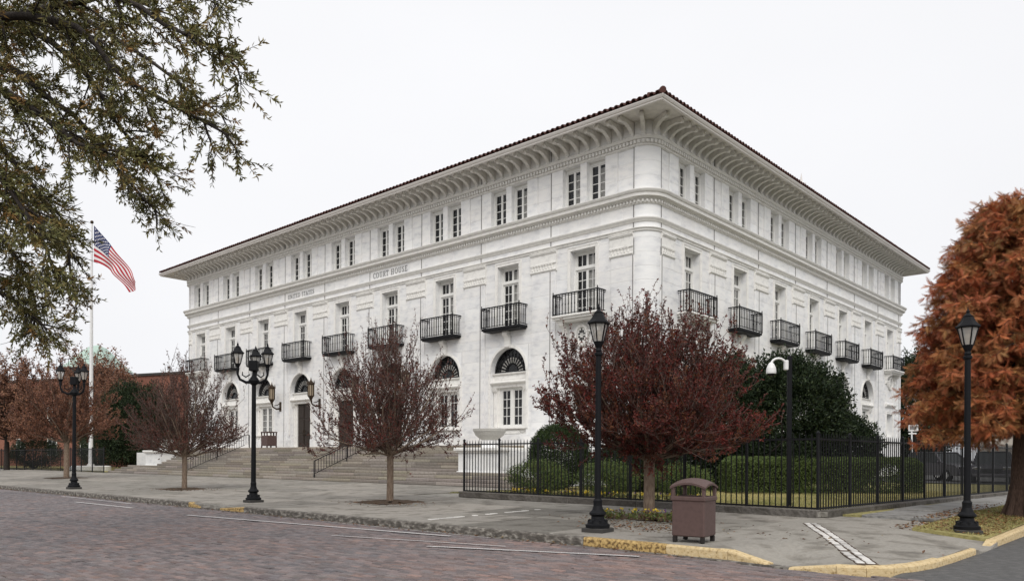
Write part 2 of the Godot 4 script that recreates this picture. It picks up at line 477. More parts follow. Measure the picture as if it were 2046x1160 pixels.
# a facade in its own frame: u along it (to the right seen from the street), y up, w outwards
func facade(root: Node3D, x: Transform3D, u0: float, u1: float, cs: Array, doors: Array, joint_shift: float, rng: RandomNumberGenerator, stones: Array) -> void:
	var n := cs.size()
	var pitch: float = cs[1] - cs[0]
	var opens := []
	for k in n:
		var c: float = cs[k]
		opens.append([c - 1.32, c - 0.2, 14.05, 16.1])
		opens.append([c + 0.2, c + 1.32, 14.05, 16.1])
		opens.append([c - 0.77, c + 0.77, 8.5, 11.83])
		if k == 0 or k == n - 1:
			opens.append([c - 0.75, c + 0.75, 3.3, 5.1])
		else:
			opens.append([c - 1.3, c + 1.3, 2.1 if doors.has(k) else 2.7, 6.1])
			opens.append([c - 1.45, c + 1.45, 6.1, 7.5])
	var pil := []
	for k in n + 1:
		pil.append(cs[0] + pitch * (k - 0.5))
	var trim := MB.new()
	for r in YS.size() - 1:
		var ya: float = YS[r]
		var yb: float = YS[r + 1]
		# cut points: openings and pilaster edges
		var cuts := [u0, u1]
		var holes := []
		for o in opens:
			if o[2] <= ya + 0.01 and o[3] >= yb - 0.01:
				holes.append(o)
				cuts.append(o[0])
				cuts.append(o[1])
		var upper := ya > 14.0 and yb < 16.2
		var shaft := ya > 2.6 and yb < 11.9
		for p in pil:
			var hw := 0.48 if upper else 0.8
			if upper or shaft:
				for q in [p - hw, p + hw]:
					if q > u0 + 0.05 and q < u1 - 0.05:
						cuts.append(q)
		cuts.sort()
		for k in cuts.size() - 1:
			var a: float = cuts[k]
			var b: float = cuts[k + 1]
			if b - a < 0.02:
				continue
			var mid := (a + b) / 2
			var hole := false
			for o in holes:
				if mid > o[0] and mid < o[1]:
					hole = true
			if hole:
				continue
			var w := 0.0
			for p in pil:
				if absf(mid - p) < (0.48 if upper else 0.8):
					if upper:
						w = -0.05
					elif shaft:
						w = 0.06
			if ya < 2.6:
				w = 0.07
			var m: int = maxi(1, roundi((b - a) / 1.3))
			var edge := []
			if m > 1 and r % 2 == 1:
				edge.append(a)
				for q in m:
					edge.append(a + (b - a) * (q + 0.5) / m)
				edge.append(b)
			else:
				for q in m + 1:
					edge.append(a + (b - a) * q / m)
			for q in edge.size() - 1:
				var g := rng.randf_range(0.93, 1.0)
				var warm := rng.randf_range(0.975, 1.0)
				stones.append([edge[q], edge[q + 1], ya, yb, w, x, Color(g, g * (0.5 + 0.5 * warm), g * warm)])
	# spandrels round the arches
	for k in range(1, n - 1):
		var wall := MB.new()
		var c: float = cs[k]
		var seg := 20
		for s in seg:
			var a0 := PI * s / seg
			var a1 := PI * (s + 1) / seg
			var p0 := Vector3(c + 1.3 * cos(a0), 6.1 + 1.3 * sin(a0), 0)
			var p1 := Vector3(c + 1.3 * cos(a1), 6.1 + 1.3 * sin(a1), 0)
			var q0 := spandrel_edge(c, a0)
			var q1 := spandrel_edge(c, a1)
			wall.quad(p0, q0, q1, p1)
			if absf(q0.x - q1.x) > 1e-3 and absf(q0.y - q1.y) > 1e-3:
				wall.tri(q0, Vector3(c + (1.45 if q0.x > c else -1.45), 7.5, 0), q1)
			wall.quad(p1 + Vector3(0, 0, -0.42), p0 + Vector3(0, 0, -0.42), p0, p1)
		part(root, "spandrel", wall, M.marble, x)
	# reveals of the rectangular openings
	for o in opens:
		if absf(o[2] - 6.1) < 0.01 and absf(o[3] - 7.5) < 0.01:
			continue
		var rv := MB.new()
		var d := -0.46
		var ua: float = o[0] + 0.004
		var ub: float = o[1] - 0.004
		var y0: float = o[2] + 0.004
		var y1: float = o[3] - 0.004
		rv.quad(Vector3(ua, y0, -0.012), Vector3(ua, y0, d), Vector3(ua, y1, d), Vector3(ua, y1, -0.012))
		rv.quad(Vector3(ub, y0, d), Vector3(ub, y0, -0.012), Vector3(ub, y1, -0.012), Vector3(ub, y1, d))
		if absf(o[3] - 6.1) > 0.01:
			rv.quad(Vector3(ua, y1, -0.012), Vector3(ua, y1, d), Vector3(ub, y1, d), Vector3(ub, y1, -0.012))
		rv.quad(Vector3(ua, y0, d), Vector3(ua, y0, -0.012), Vector3(ub, y0, -0.012), Vector3(ub, y0, d))
		part(root, "reveal", rv, M.marble, x)
	# pilaster caps
	for k in n + 1:
		var p: float = pil[k]
		var a := maxf(p - 0.87, u0)
		var b := minf(p + 0.87, u1)
		var cap := MB.new()
		moulding(cap, a, b, [[0.06, 11.04], [0.10, 11.06], [0.13, 11.10], [0.13, 11.15], [0.09, 11.17], [0.07, 11.19], [0.07, 11.42]])
		moulding(cap, a, b, [[0.07, 11.42], [0.12, 11.44], [0.12, 11.50], [0.08, 11.52], [0.08, 11.93], [0.11, 11.95], [0.16, 12.03], [0.16, 12.07], [0.07, 12.09]])
		var u := a + 0.12
		while u < b - 0.1:
			cap.cbox(Vector3(u, 11.30, 0.08), Vector3(0.10, 0.2, 0.05), 0.015)
			cap.cbox(Vector3(u, 11.40, 0.10), Vector3(0.13, 0.05, 0.06), 0.015)
			u += 0.19
		part(root, "pilaster_cap", cap, M.marble_trim, x)
	# thin dark movement joints running up the facade
	for k in n + 1:
		var p: float = pil[k] + joint_shift
		var js := MB.new()
		if p < u0 + 0.02 or p > u1 - 0.02:
			p = clampf(p, u0 + 0.02, u1 - 0.02)
		for e in [[2.2, 11.02, 0.062], [12.12, 12.16, 0.02], [12.30, 12.56, 0.02], [12.78, 13.42, 0.012], [14.06, 16.1, -0.0], [16.5, 17.28, 0.012]]:
			js.box(Vector3(p, (e[0] + e[1]) / 2, e[2] + 0.004), Vector3(0.035, e[1] - e[0], 0.02))
		part(root, "movement_joint", js, M.joint, x)
	# window trim, windows, balconies
	for k in n:
		var c: float = cs[k]
		var at := x * Transform3D(Basis.IDENTITY, Vector3(c, 0, 0))
		var tr := MB.new()
		frame_trim(tr, 0.94, 8.5, 12.0, 0.17, 0.035)
		part(root, "architrave", tr, M.marble_trim, at)
		var end := k == 0 or k == n - 1
		place(root, P.balcony_stone if end else P.balcony_iron, at)
		place(root, P.french_window, at)
		for s in [-0.76, 0.76]:
			var wi := place(root, P.casement, at * Transform3D(Basis.IDENTITY, Vector3(s, 0, 0)))
			if rng.randf() < 0.45:
				wi.get_node("blind").free()
		if end:
			place(root, P.small_window, at)
			place(root, P.cartouche, at)
		else:
			place(root, P.keystone, at)
			var ar := MB.new()
			arch_trim(ar)
			part(root, "arch_moulding", ar, M.marble_trim, at)
			place(root, P.lunette, at)
			if doors.has(k):
				place(root, P.doorway, at)
			else:
				place(root, P.ground_window, at)

func spandrel_edge(c: float, a: float) -> Vector3:
	var d := Vector2(cos(a), sin(a))
	var s := minf(1.45 / maxf(absf(d.x), 1e-4), 1.4 / maxf(absf(d.y), 1e-4))
	return Vector3(c + d.x * s, 6.1 + d.y * s, 0)

# straight moulding in a facade frame with closed ends
func moulding(mb: MB, a: float, b: float, prof: Array) -> void:
	var poly := PackedVector2Array()
	for k in prof.size() - 1:
		var p := Vector2(prof[k][0], prof[k][1])
		var q := Vector2(prof[k + 1][0], prof[k + 1][1])
		mb.quad(Vector3(a, p.y, p.x), Vector3(b, p.y, p.x), Vector3(b, q.y, q.x), Vector3(a, q.y, q.x))
		mb.quad(Vector3(a, p.y, 0), Vector3(a, p.y, p.x), Vector3(a, q.y, q.x), Vector3(a, q.y, 0))
		mb.quad(Vector3(b, p.y, p.x), Vector3(b, p.y, 0), Vector3(b, q.y, 0), Vector3(b, q.y, q.x))
	var f: Array = prof[0]
	var l: Array = prof[prof.size() - 1]
	mb.quad(Vector3(a, f[1], 0), Vector3(b, f[1], 0), Vector3(b, f[1], f[0]), Vector3(a, f[1], f[0]))
	mb.quad(Vector3(a, l[1], l[0]), Vector3(b, l[1], l[0]), Vector3(b, l[1], 0), Vector3(a, l[1], 0))

func frame_trim(mb: MB, hw: float, y0: float, y1: float, t: float, w: float) -> void:
	mb.cbox(Vector3(-hw + t / 2, (y0 + y1 - t) / 2, w / 2), Vector3(t, y1 - t - y0, w + 0.02), 0.01)
	mb.cbox(Vector3(hw - t / 2, (y0 + y1 - t) / 2, w / 2), Vector3(t, y1 - t - y0, w + 0.02), 0.01)
	mb.cbox(Vector3(0, y1 - t / 2, w / 2), Vector3(hw * 2, t, w + 0.024), 0.01)
	mb.cbox(Vector3(-hw + 0.02, (y0 + y1) / 2, w / 2 + 0.01), Vector3(0.05, y1 - y0 + 0.02, w + 0.04), 0.01)
	mb.cbox(Vector3(hw - 0.02, (y0 + y1) / 2, w / 2 + 0.01), Vector3(0.05, y1 - y0 + 0.02, w + 0.04), 0.01)
	mb.cbox(Vector3(0, y1 - 0.0, w / 2 + 0.01), Vector3(hw * 2 + 0.02, 0.05, w + 0.045), 0.01)

func arch_trim(mb: MB) -> void:
	var seg := 24
	for e in [[1.305, 1.40, 0.05], [1.40, 1.46, 0.025]]:
		for s in seg:
			var a0 := PI * s / seg
			var a1 := PI * (s + 1) / seg
			var d0 := Vector3(cos(a0), sin(a0), 0)
			var d1 := Vector3(cos(a1), sin(a1), 0)
			var o := Vector3(0, 6.1, 0)
			var z := Vector3(0, 0, e[2])
			mb.quad(o + d0 * e[0] + z, o + d0 * e[1] + z, o + d1 * e[1] + z, o + d1 * e[0] + z)
			mb.quad(o + d0 * e[1] + z, o + d0 * e[1], o + d1 * e[1], o + d1 * e[1] + z)
			mb.quad(o + d0 * e[0], o + d0 * e[0] + z, o + d1 * e[0] + z, o + d1 * e[0])
	for s in [-1.0, 1.0]:
		mb.cbox(Vector3(s * 1.385, 4.55, 0.02), Vector3(0.15, 3.08, 0.06), 0.012)

var P := {}

func place(root: Node3D, src: Node3D, x: Transform3D) -> Node3D:
	var o: Node3D = src.duplicate()
	o.transform = x
	root.add_child(o, true)
	return o

func prototype(called: String, mb: MB, m: Material) -> MeshInstance3D:
	var o := MeshInstance3D.new()
	o.name = called
	o.mesh = mb.mesh()
	o.material_override = m
	return o

# sash of given half width and height range: bars into mb, panes of glass as children of o
func sash(mb: MB, u0: float, u1: float, y0: float, y1: float, w: float, cols: int, rows: int, fr := 0.07) -> void:
	mb.bx(Vector3(u0, y0, w - 0.03), Vector3(u0 + fr, y1, w + 0.03))
	mb.bx(Vector3(u1 - fr, y0, w - 0.03), Vector3(u1, y1, w + 0.03))
	mb.bx(Vector3(u0 + fr, y0, w - 0.028), Vector3(u1 - fr, y0 + fr, w + 0.028))
	mb.bx(Vector3(u0 + fr, y1 - fr, w - 0.028), Vector3(u1 - fr, y1, w + 0.028))
	for k in range(1, cols):
		var u := lerpf(u0 + fr, u1 - fr, float(k) / cols)
		mb.bx(Vector3(u - 0.016, y0 + fr, w - 0.015), Vector3(u + 0.016, y1 - fr, w + 0.018))
	for k in range(1, rows):
		var y := lerpf(y0 + fr, y1 - fr, float(k) / rows)
		mb.bx(Vector3(u0 + fr, y - 0.016, w - 0.013), Vector3(u1 - fr, y + 0.016, w + 0.016))

func pane(o: Node3D, u0: float, u1: float, y0: float, y1: float, w: float) -> void:
	var g := MB.new()
	g.quad(Vector3(u0, y0, w), Vector3(u1, y0, w), Vector3(u1, y1, w), Vector3(u0, y1, w))
	part(o, "pane", g, M.glass)

func blind(o: Node3D, u0: float, u1: float, y0: float, y1: float, w: float) -> void:
	var b := MB.new()
	var n := int((y1 - y0) / 0.06)
	for k in n:
		var y := y0 + (y1 - y0) * (k + 0.5) / n
		b.box(Vector3((u0 + u1) / 2, y, w), Vector3(u1 - u0, (y1 - y0) / n * 0.96, 0.004), Basis(Vector3.RIGHT, -0.35))
	part(o, "blind", b, M.blind)

func prototypes() -> void:
	# third-floor casement, opening 1.12 x 2.05
	var b := MB.new()
	var y0 := 14.05
	var y1 := 16.1
	b.bx(Vector3(-0.56, y0, -0.40), Vector3(-0.48, y1, -0.26))
	b.bx(Vector3(0.48, y0, -0.40), Vector3(0.56, y1, -0.26))
	b.bx(Vector3(-0.48, y1 - 0.16, -0.40), Vector3(0.48, y1, -0.26))
	b.bx(Vector3(-0.48, y0, -0.40), Vector3(0.48, y0 + 0.05, -0.25))
	sash(b, -0.48, 0.0, y0 + 0.05, y1 - 0.16, -0.32, 1, 4, 0.06)
	sash(b, 0.0, 0.48, y0 + 0.05, y1 - 0.16, -0.32, 1, 4, 0.06)
	var o := prototype("casement_window", b, M.window_paint)
	pane(o, -0.48, 0.48, y0, y1 - 0.1, -0.325)
	blind(o, -0.10, 0.46, y0 + 0.06, y1 - 0.3, -0.46)
	P.casement = o
	# first-floor french window with transom
	b = MB.new()
	y0 = 8.5
	y1 = 11.83
	b.bx(Vector3(-0.77, y0, -0.46), Vector3(-0.66, y1, -0.34))
	b.bx(Vector3(0.66, y0, -0.46), Vector3(0.77, y1, -0.34))
	b.bx(Vector3(-0.66, y1 - 0.12, -0.46), Vector3(0.66, y1, -0.34))
	b.cbox(Vector3(0, 10.98, -0.37), Vector3(1.40, 0.14, 0.14), 0.02)
	sash(b, -0.66, 0.0, y0, 10.91, -0.40, 2, 5, 0.07)
	sash(b, 0.0, 0.66, y0, 10.91, -0.40, 2, 5, 0.07)
	sash(b, -0.66, 0.0, 11.05, y1 - 0.12, -0.40, 2, 1, 0.06)
	sash(b, 0.0, 0.66, 11.05, y1 - 0.12, -0.40, 2, 1, 0.06)
	o = prototype("french_window", b, M.window_paint)
	pane(o, -0.66, 0.66, y0, y1 - 0.1, -0.405)
	blind(o, -0.05, 0.64, 9.0, 11.6, -0.52)
	P.french_window = o
	# ground-floor window inside the arched recess
	b = MB.new()
	b.bx(Vector3(-0.86, 3.12, -0.46), Vector3(-0.76, 5.27, -0.34))
	b.bx(Vector3(0.76, 3.12, -0.46), Vector3(0.86, 5.27, -0.34))
	b.bx(Vector3(-0.76, 5.17, -0.46), Vector3(0.76, 5.27, -0.34))
	b.bx(Vector3(-0.76, 3.12, -0.46), Vector3(0.76, 3.2, -0.33))
	b.bx(Vector3(-0.09, 3.2, -0.45), Vector3(0.09, 5.17, -0.33))
	sash(b, -0.76, -0.09, 3.2, 5.17, -0.40, 2, 4, 0.06)
	sash(b, 0.09, 0.76, 3.2, 5.17, -0.40, 2, 4, 0.06)
	o = prototype("ground_floor_window", b, M.window_paint)
	pane(o, -0.76, 0.76, 3.15, 5.2, -0.405)
	b = MB.new()
	surround(b, 3.12)
	b.bx(Vector3(-1.3, 2.7, -0.46), Vector3(1.3, 3.02, -0.2))
	b.cbox(Vector3(0, 3.06, -0.18), Vector3(2.5, 0.10, 0.40), 0.02)
	b.cbox(Vector3(0, 2.85, -0.17), Vector3(1.5, 0.18, 0.10), 0.02)
	for s in [-0.95, 0.95]:
		b.lathe([Vector2(0, 0), Vector2(0.11, 0.0), Vector2(0.11, 0.03), Vector2(0.0, 0.04)], Vector3(s, 2.85, -0.17), 14)
	part(o, "surround", b, M.marble_trim)
	P.ground_window = o
	# doorway
	b = MB.new()
	for s in [-1.0, 1.0]:
		b.bx(Vector3(s * 0.01, 2.12, -0.44), Vector3(s * 0.86, 5.27, -0.38))
		for e in [[2.25, 3.1], [3.2, 4.15], [4.25, 5.15]]:
			b.cbox(Vector3(s * 0.43, (e[0] + e[1]) / 2, -0.37), Vector3(0.66, e[1] - e[0], 0.05), 0.02)
	o = prototype("door", b, M.door)
	b = MB.new()
	surround(b, 2.1)
	part(o, "surround", b, M.marble_trim)
	b = MB.new()
	for s in [-0.09, 0.09]:
		b.tube(PackedVector3Array([Vector3(s, 3.0, -0.36), Vector3(s, 3.0, -0.28), Vector3(s, 3.35, -0.28), Vector3(s, 3.35, -0.36)]), PackedFloat32Array([0.018, 0.018, 0.018, 0.018]), 6)
	part(o, "door_handle", b, M.bronze)
	P.doorway = o
	# lunette with fan grille
	b = MB.new()
	var seg := 24
	for r in [0.42, 0.82, 1.26]:
		for s in seg:
			var a0 := PI * s / seg
			var a1 := PI * (s + 1) / seg
			b.bar(Vector3(cos(a0) * r, 6.12 + sin(a0) * r, -0.34), Vector3(cos(a1) * r, 6.12 + sin(a1) * r, -0.34), 0.035, 0.035, Vector3.BACK)
	for k in range(1, 12):
		var a := PI * k / 12
		b.bar(Vector3(cos(a) * 0.42, 6.12 + sin(a) * 0.42, -0.34), Vector3(cos(a) * 1.27, 6.12 + sin(a) * 1.27, -0.34), 0.028, 0.028, Vector3.BACK)
	b.bar(Vector3(-1.28, 6.13, -0.34), Vector3(1.28, 6.13, -0.34), 0.04, 0.06)
	o = prototype("fanlight", b, M.iron)
	b = MB.new()
	for k in 12:
		var a := PI * (k + 0.5) / 12
		b.t = Transform3D(Basis(Vector3.BACK, a - PI / 2), Vector3(cos(a) * 0.62, 6.12 + sin(a) * 0.62, -0.335))
		b.cbox(Vector3(0, 0.0, 0), Vector3(0.05, 0.24, 0.025), 0.008)
		b.cbox(Vector3(0, 0.14, 0), Vector3(0.10, 0.07, 0.025), 0.01)
	part(o, "fan_ornament", b, M.ornament)
	b = MB.new()
	for s in seg:
		var a0 := PI * s / seg
		var a1 := PI * (s + 1) / seg
		b.tri(Vector3(0, 6.1, -0.38), Vector3(cos(a0) * 1.32, 6.1 + sin(a0) * 1.32, -0.38), Vector3(cos(a1) * 1.32, 6.1 + sin(a1) * 1.32, -0.38))
	part(o, "pane", b, M.glass)
	P.lunette = o
	# small window of the end bays
	b = MB.new()
	b.bx(Vector3(-0.75, 3.3, -0.46), Vector3(-0.66, 5.1, -0.34))
	b.bx(Vector3(0.66, 3.3, -0.46), Vector3(0.75, 5.1, -0.34))
	sash(b, -0.66, 0.0, 3.3, 5.1, -0.40, 2, 3, 0.06)
	sash(b, 0.0, 0.66, 3.3, 5.1, -0.40, 2, 3, 0.06)
	o = prototype("small_window", b, M.window_paint)
	pane(o, -0.66, 0.66, 3.3, 5.1, -0.405)
	b = MB.new()
	frame_trim(b, 0.92, 3.3, 5.27, 0.17, 0.03)
	moulding(b, -1.15, 1.15, [[0.03, 5.62], [0.10, 5.66], [0.20, 5.76], [0.22, 5.80], [0.22, 5.86], [0.03, 5.92]])
	part(o, "hood", b, M.marble_trim)
	P.small_window = o
	# cartouche with blind niche
	b = MB.new()
	var ring := []
	for k in 25:
		var a := TAU * k / 24
		ring.append(Vector3(cos(a) * 0.36, 7.55 + sin(a) * 0.48, 0.08))
	b.tube(PackedVector3Array(ring), PackedFloat32Array(ring.map(func(_q): return 0.09)), 8)
	for k in 10:
		var a := TAU * k / 10
		b.cbox(Vector3(cos(a) * 0.17, 7.55 + sin(a) * 0.24, 0.03), Vector3(0.24, 0.28, 0.10), 0.03)
	for s in [-1.0, 1.0]:
		b.tube(PackedVector3Array([Vector3(s * 0.40, 7.75, 0.06), Vector3(s * 0.62, 7.70, 0.07), Vector3(s * 0.70, 7.45, 0.06), Vector3(s * 0.56, 7.25, 0.05)]), PackedFloat32Array([0.06, 0.08, 0.07, 0.03]), 6)
		b.bx(Vector3(s * 0.80, 6.0, -0.01), Vector3(s * 0.90, 6.9, 0.03))
	o = prototype("cartouche", b, M.marble_trim)
	P.cartouche = o
	# keystone scroll over the arches
	b = MB.new()
	var sc := PackedVector2Array([Vector2(0, 7.36), Vector2(0.10, 7.38), Vector2(0.15, 7.45), Vector2(0.12, 7.55), Vector2(0.11, 7.75), Vector2(0.18, 7.95), Vector2(0.30, 8.08), Vector2(0.34, 8.18), Vector2(0.30, 8.26), Vector2(0, 8.26)])
	b.t = Transform3D(Basis(Vector3.UP, -PI / 2), Vector3.ZERO)
	b.prism(sc, -0.17, 0.17)
	b.t = Transform3D.IDENTITY
	b.cbox(Vector3(0, 7.75, 0.05), Vector3(0.46, 0.62, 0.08), 0.03)
	P.keystone = prototype("keystone", b, M.marble_trim)
	# iron balcony
	b = MB.new()
	var hw := 1.37
	var dp := 0.66
	b.cbox(Vector3(0, 8.40, dp / 2), Vector3(hw * 2 + 0.06, 0.12, dp + 0.02), 0.02)
	b.cbox(Vector3(0, 8.31, dp / 2 - 0.02), Vector3(hw * 2 - 0.1, 0.08, dp - 0.06), 0.02)
	o = prototype("balcony", b, M.iron)
	railing(o, hw, dp, 8.46, 9.55)
	P.balcony_iron = o
	# stone balcony
	b = MB.new()
	for e in [[8.44, 8.55, hw + 0.10, dp + 0.10], [8.34, 8.44, hw + 0.04, dp + 0.02], [8.24, 8.34, hw - 0.05, dp - 0.12]]:
		b.cbox(Vector3(0, (e[0] + e[1]) / 2, e[3] / 2), Vector3(e[2] * 2, e[1] - e[0], e[3]), 0.025)
	for s in [-1.0, 1.0]:
		var cp := PackedVector2Array([Vector2(0, 7.45), Vector2(0.10, 7.48), Vector2(0.16, 7.6), Vector2(0.14, 7.75), Vector2(0.26, 7.98), Vector2(0.46, 8.10), Vector2(0.50, 8.24), Vector2(0, 8.24)])
		b.t = Transform3D(Basis(Vector3.UP, -PI / 2), Vector3(s * 1.02, 0, 0))
		b.prism(cp, -0.14, 0.14)
		b.t = Transform3D.IDENTITY
	o = prototype("balcony", b, M.marble_trim)
	railing(o, hw, dp, 8.55, 9.60)
	P.balcony_stone = o

func surround(b: MB, y0: float) -> void:
	# jamb pilasters, consoles and entablature filling the arched recess below the fanlight
	for s in [-1.0, 1.0]:
		b.bx(Vector3(s * 0.86, y0, -0.46), Vector3(s * 1.3, 5.27, -0.30))
		b.cbox(Vector3(s * 1.12, (y0 + 5.0) / 2, -0.27), Vector3(0.26, 5.0 - y0, 0.10), 0.02)
		var cp := PackedVector2Array([Vector2(0, 4.88), Vector2(0.08, 4.90), Vector2(0.10, 5.0), Vector2(0.20, 5.12), Vector2(0.26, 5.27), Vector2(0, 5.27)])
		b.t = Transform3D(Basis(Vector3.UP, -PI / 2), Vector3(s * 1.12, 0, -0.30))
		b.prism(cp, -0.13, 0.13)
		b.t = Transform3D.IDENTITY
	b.t = Transform3D(Basis.IDENTITY, Vector3(0, 0, -0.46))
	moulding(b, -1.3, 1.3, [[0.30, 5.27], [0.32, 5.30], [0.32, 5.40], [0.40, 5.46], [0.50, 5.50], [0.52, 5.55], [0.50, 5.60], [0.30, 5.63], [0.24, 5.64], [0.24, 5.98], [0.34, 6.0], [0.36, 6.05], [0.20, 6.10]])
	b.t = Transform3D.IDENTITY
	b.cbox(Vector3(0, 5.81, -0.215), Vector3(2.1, 0.22, 0.03), 0.012)

func railing(o: Node3D, hw: float, dp: float, y0: float, y1: float) -> void:
	var r := MB.new()
	var pts := [Vector3(-hw, 0, 0.02), Vector3(-hw, 0, dp), Vector3(hw, 0, dp), Vector3(hw, 0, 0.02)]
	for k in 3:
		for e in [[y1, 0.07, 0.055], [y1 - 0.09, 0.03, 0.025], [y0 + 0.07, 0.04, 0.03]]:
			r.bar(pts[k] + Vector3.UP * e[0], pts[k + 1] + Vector3.UP * e[0], e[1], e[2])
	part(o, "rail", r, M.iron)
	for p in [Vector3(-hw, 0, dp), Vector3(hw, 0, dp)]:
		var po := MB.new()
		po.box(p + Vector3.UP * (y0 + y1) / 2, Vector3(0.06, y1 - y0, 0.06))
		po.lathe([Vector2(0.03, y1), Vector2(0.045, y1 + 0.03), Vector2(0.02, y1 + 0.06), Vector2(0.035, y1 + 0.1), Vector2(0.0, y1 + 0.17)], p, 8)
		part(o, "post", po, M.iron)
	var bm := MB.new()
	bm.box(Vector3(0, (y0 + y1) / 2, 0), Vector3(0.032, y1 - y0 - 0.05, 0.032))
	bm.cbox(Vector3(0, (y0 + y1) / 2, 0), Vector3(0.055, 0.08, 0.055), 0.012)
	var me := bm.mesh()
	for k in 13:
		inst(o, "baluster", me, M.iron, Transform3D(Basis.IDENTITY, Vector3(lerpf(-hw, hw, (k + 1) / 14.0), 0, dp)))
	for s in [-1.0, 1.0]:
		for k in 3:
			inst(o, "baluster", me, M.iron, Transform3D(Basis.IDENTITY, Vector3(s * hw, 0, dp * (k + 1) / 4.0)))

func courthouse() -> void:
	prototypes()
	var rng := RandomNumberGenerator.new()
	rng.seed = 7
	var root := thing("courthouse", Vector3.ZERO, "large white marble courthouse with balconies, bracketed eaves and a red tile roof edge", "building")
	var side_x := Transform3D(Basis(Vector3.UP, PI / 2), Vector3.ZERO)
	var fc := []
	for k in 9:
		fc.append(FX - FP * (8 - k))
	var scs := []
	for k in 7:
		scs.append(SX + SP * k)
	var stones := []
	facade(root, Transform3D.IDENTITY, X_END + RC, -RC, fc, [3, 4, 5], 0.46, rng, stones)
	facade(root, side_x, RC, -Z_END - RC, scs, [], -0.35, rng, stones)
	# the stones of the wall: the nearest ones one by one, the rest joined
	for s in stones:
		var mid: Vector3 = s[5] * Vector3((s[0] + s[1]) / 2, (s[2] + s[3]) / 2, 0)
		s.append(mid.distance_to(EYE) - 6.0 * (s[1] - s[0]) * (s[3] - s[2]) + (30.0 if s[2] < 2.6 or s[2] > 16.0 else 0.0))
	stones.sort_custom(func(a, b): return a[7] < b[7])
	var wall := MeshInstance3D.new()
	wall.name = "wall"
	var rest := MB.new()
	for k in stones.size():
		var s: Array = stones[k]
		if k < 290:
			var one := MB.new()
			one.col = s[6]
			var o := Vector3((s[0] + s[1]) / 2, (s[2] + s[3]) / 2, 0)
			stone(one, s[0] - o.x, s[1] - o.x, s[2] - o.y, s[3] - o.y, s[4])
			s.append(one)
			s.append(s[5] * Transform3D(Basis.IDENTITY, o))
		else:
			rest.t = s[5]
			rest.col = s[6]
			stone(rest, s[0], s[1], s[2], s[3], s[4])
	wall.mesh = rest.mesh()
	wall.material_override = M.marble
	root.add_child(wall)
	for k in mini(290, stones.size()):
		part(wall, "marble_block", stones[k][8], M.marble, stones[k][9])
	# rounded corners
	var loop := plan_loop(RC)
	var cprof := []
	for y in YS:
		cprof.append(Vector2(0.0, y - 0.012))
		cprof.append(Vector2(-0.012, y))
		cprof.append(Vector2(0.0, y + 0.012))
	for k in 4:
		var cb := MB.new()
		cb.sweep(cprof, loop.slice(k * 9, k * 9 + 9), false)
		part(root, "rounded_corner", cb, M.marble)
	# plain rear walls
	var rear := MB.new()
	rear.quad(Vector3(-RC, 0.1, Z_END), Vector3(X_END + RC, 0.1, Z_END), Vector3(X_END + RC, 17.3, Z_END), Vector3(-RC, 17.3, Z_END))
	rear.quad(Vector3(X_END, 0.1, Z_END + RC), Vector3(X_END, 0.1, -RC), Vector3(X_END, 17.3, -RC), Vector3(X_END, 17.3, Z_END + RC))
	part(root, "rear_wall", rear, M.marble)
	# dark rooms behind the glass
	var room := MB.new()
	var i0 := Vector3(X_END + 1.3, 0.2, Z_END + 1.3)
	var i1 := Vector3(-1.3, 17.2, -1.3)
	room.bx(i0, i1)
	for y in [2.1, 8.3, 13.6]:
		room.bx(Vector3(X_END + 0.5, y - 0.15, Z_END + 0.5), Vector3(-0.5, y, -0.5))
	part(root, "interior", room, M.room)
	# swept mouldings
	var mo := MB.new()
	mo.sweep([Vector2(0.0, 13.38), Vector2(0.05, 13.40), Vector2(0.08, 13.44), Vector2(0.08, 13.58), Vector2(0.16, 13.60), Vector2(0.20, 13.66), Vector2(0.34, 13.68), Vector2(0.36, 13.82), Vector2(0.41, 13.85), Vector2(0.46, 13.93), Vector2(0.47, 13.97), Vector2(0.44, 13.99), Vector2(0.0, 14.05)], loop, true)
	part(root, "string_course", mo, M.marble_trim)
	mo = MB.new()
	mo.sweep([Vector2(0.0, 12.55), Vector2(0.05, 12.57), Vector2(0.08, 12.62), Vector2(0.14, 12.70), Vector2(0.15, 12.75), Vector2(0.0, 12.78)], loop, true)
	mo.sweep([Vector2(0.0, 12.12), Vector2(0.06, 12.14), Vector2(0.07, 12.20), Vector2(0.13, 12.26), Vector2(0.13, 12.29), Vector2(0.0, 12.31)], loop, true)
	part(root, "architrave_band", mo, M.marble_trim)
	mo = MB.new()
	mo.sweep([Vector2(0.0, 2.66), Vector2(0.09, 2.68), Vector2(0.11, 2.76), Vector2(0.16, 2.80), Vector2(0.16, 2.86), Vector2(0.07, 2.90), Vector2(0.0, 2.92)], loop.slice(9, 18), false)
	for e in [[side_x, RC, -Z_END - RC], [Transform3D.IDENTITY, -RC - 4.4, -RC]]:
		mo.t = e[0]
		moulding(mo, e[1], e[2], [[0.07, 2.66], [0.10, 2.68], [0.11, 2.76], [0.16, 2.80], [0.16, 2.86], [0.07, 2.90], [0.0, 2.92]])
	mo.t = Transform3D.IDENTITY
	part(root, "water_table", mo, M.marble_trim)
	mo = MB.new()
	mo.sweep([Vector2(0.0, 16.12), Vector2(0.06, 16.14), Vector2(0.07, 16.20), Vector2(0.05, 16.21), Vector2(0.05, 16.40), Vector2(0.14, 16.42), Vector2(0.17, 16.48), Vector2(0.20, 16.53), Vector2(0.06, 16.58), Vector2(0.06, 16.66), Vector2(0.0, 16.68)], loop, true)
	part(root, "upper_cornice", mo, M.marble_trim)
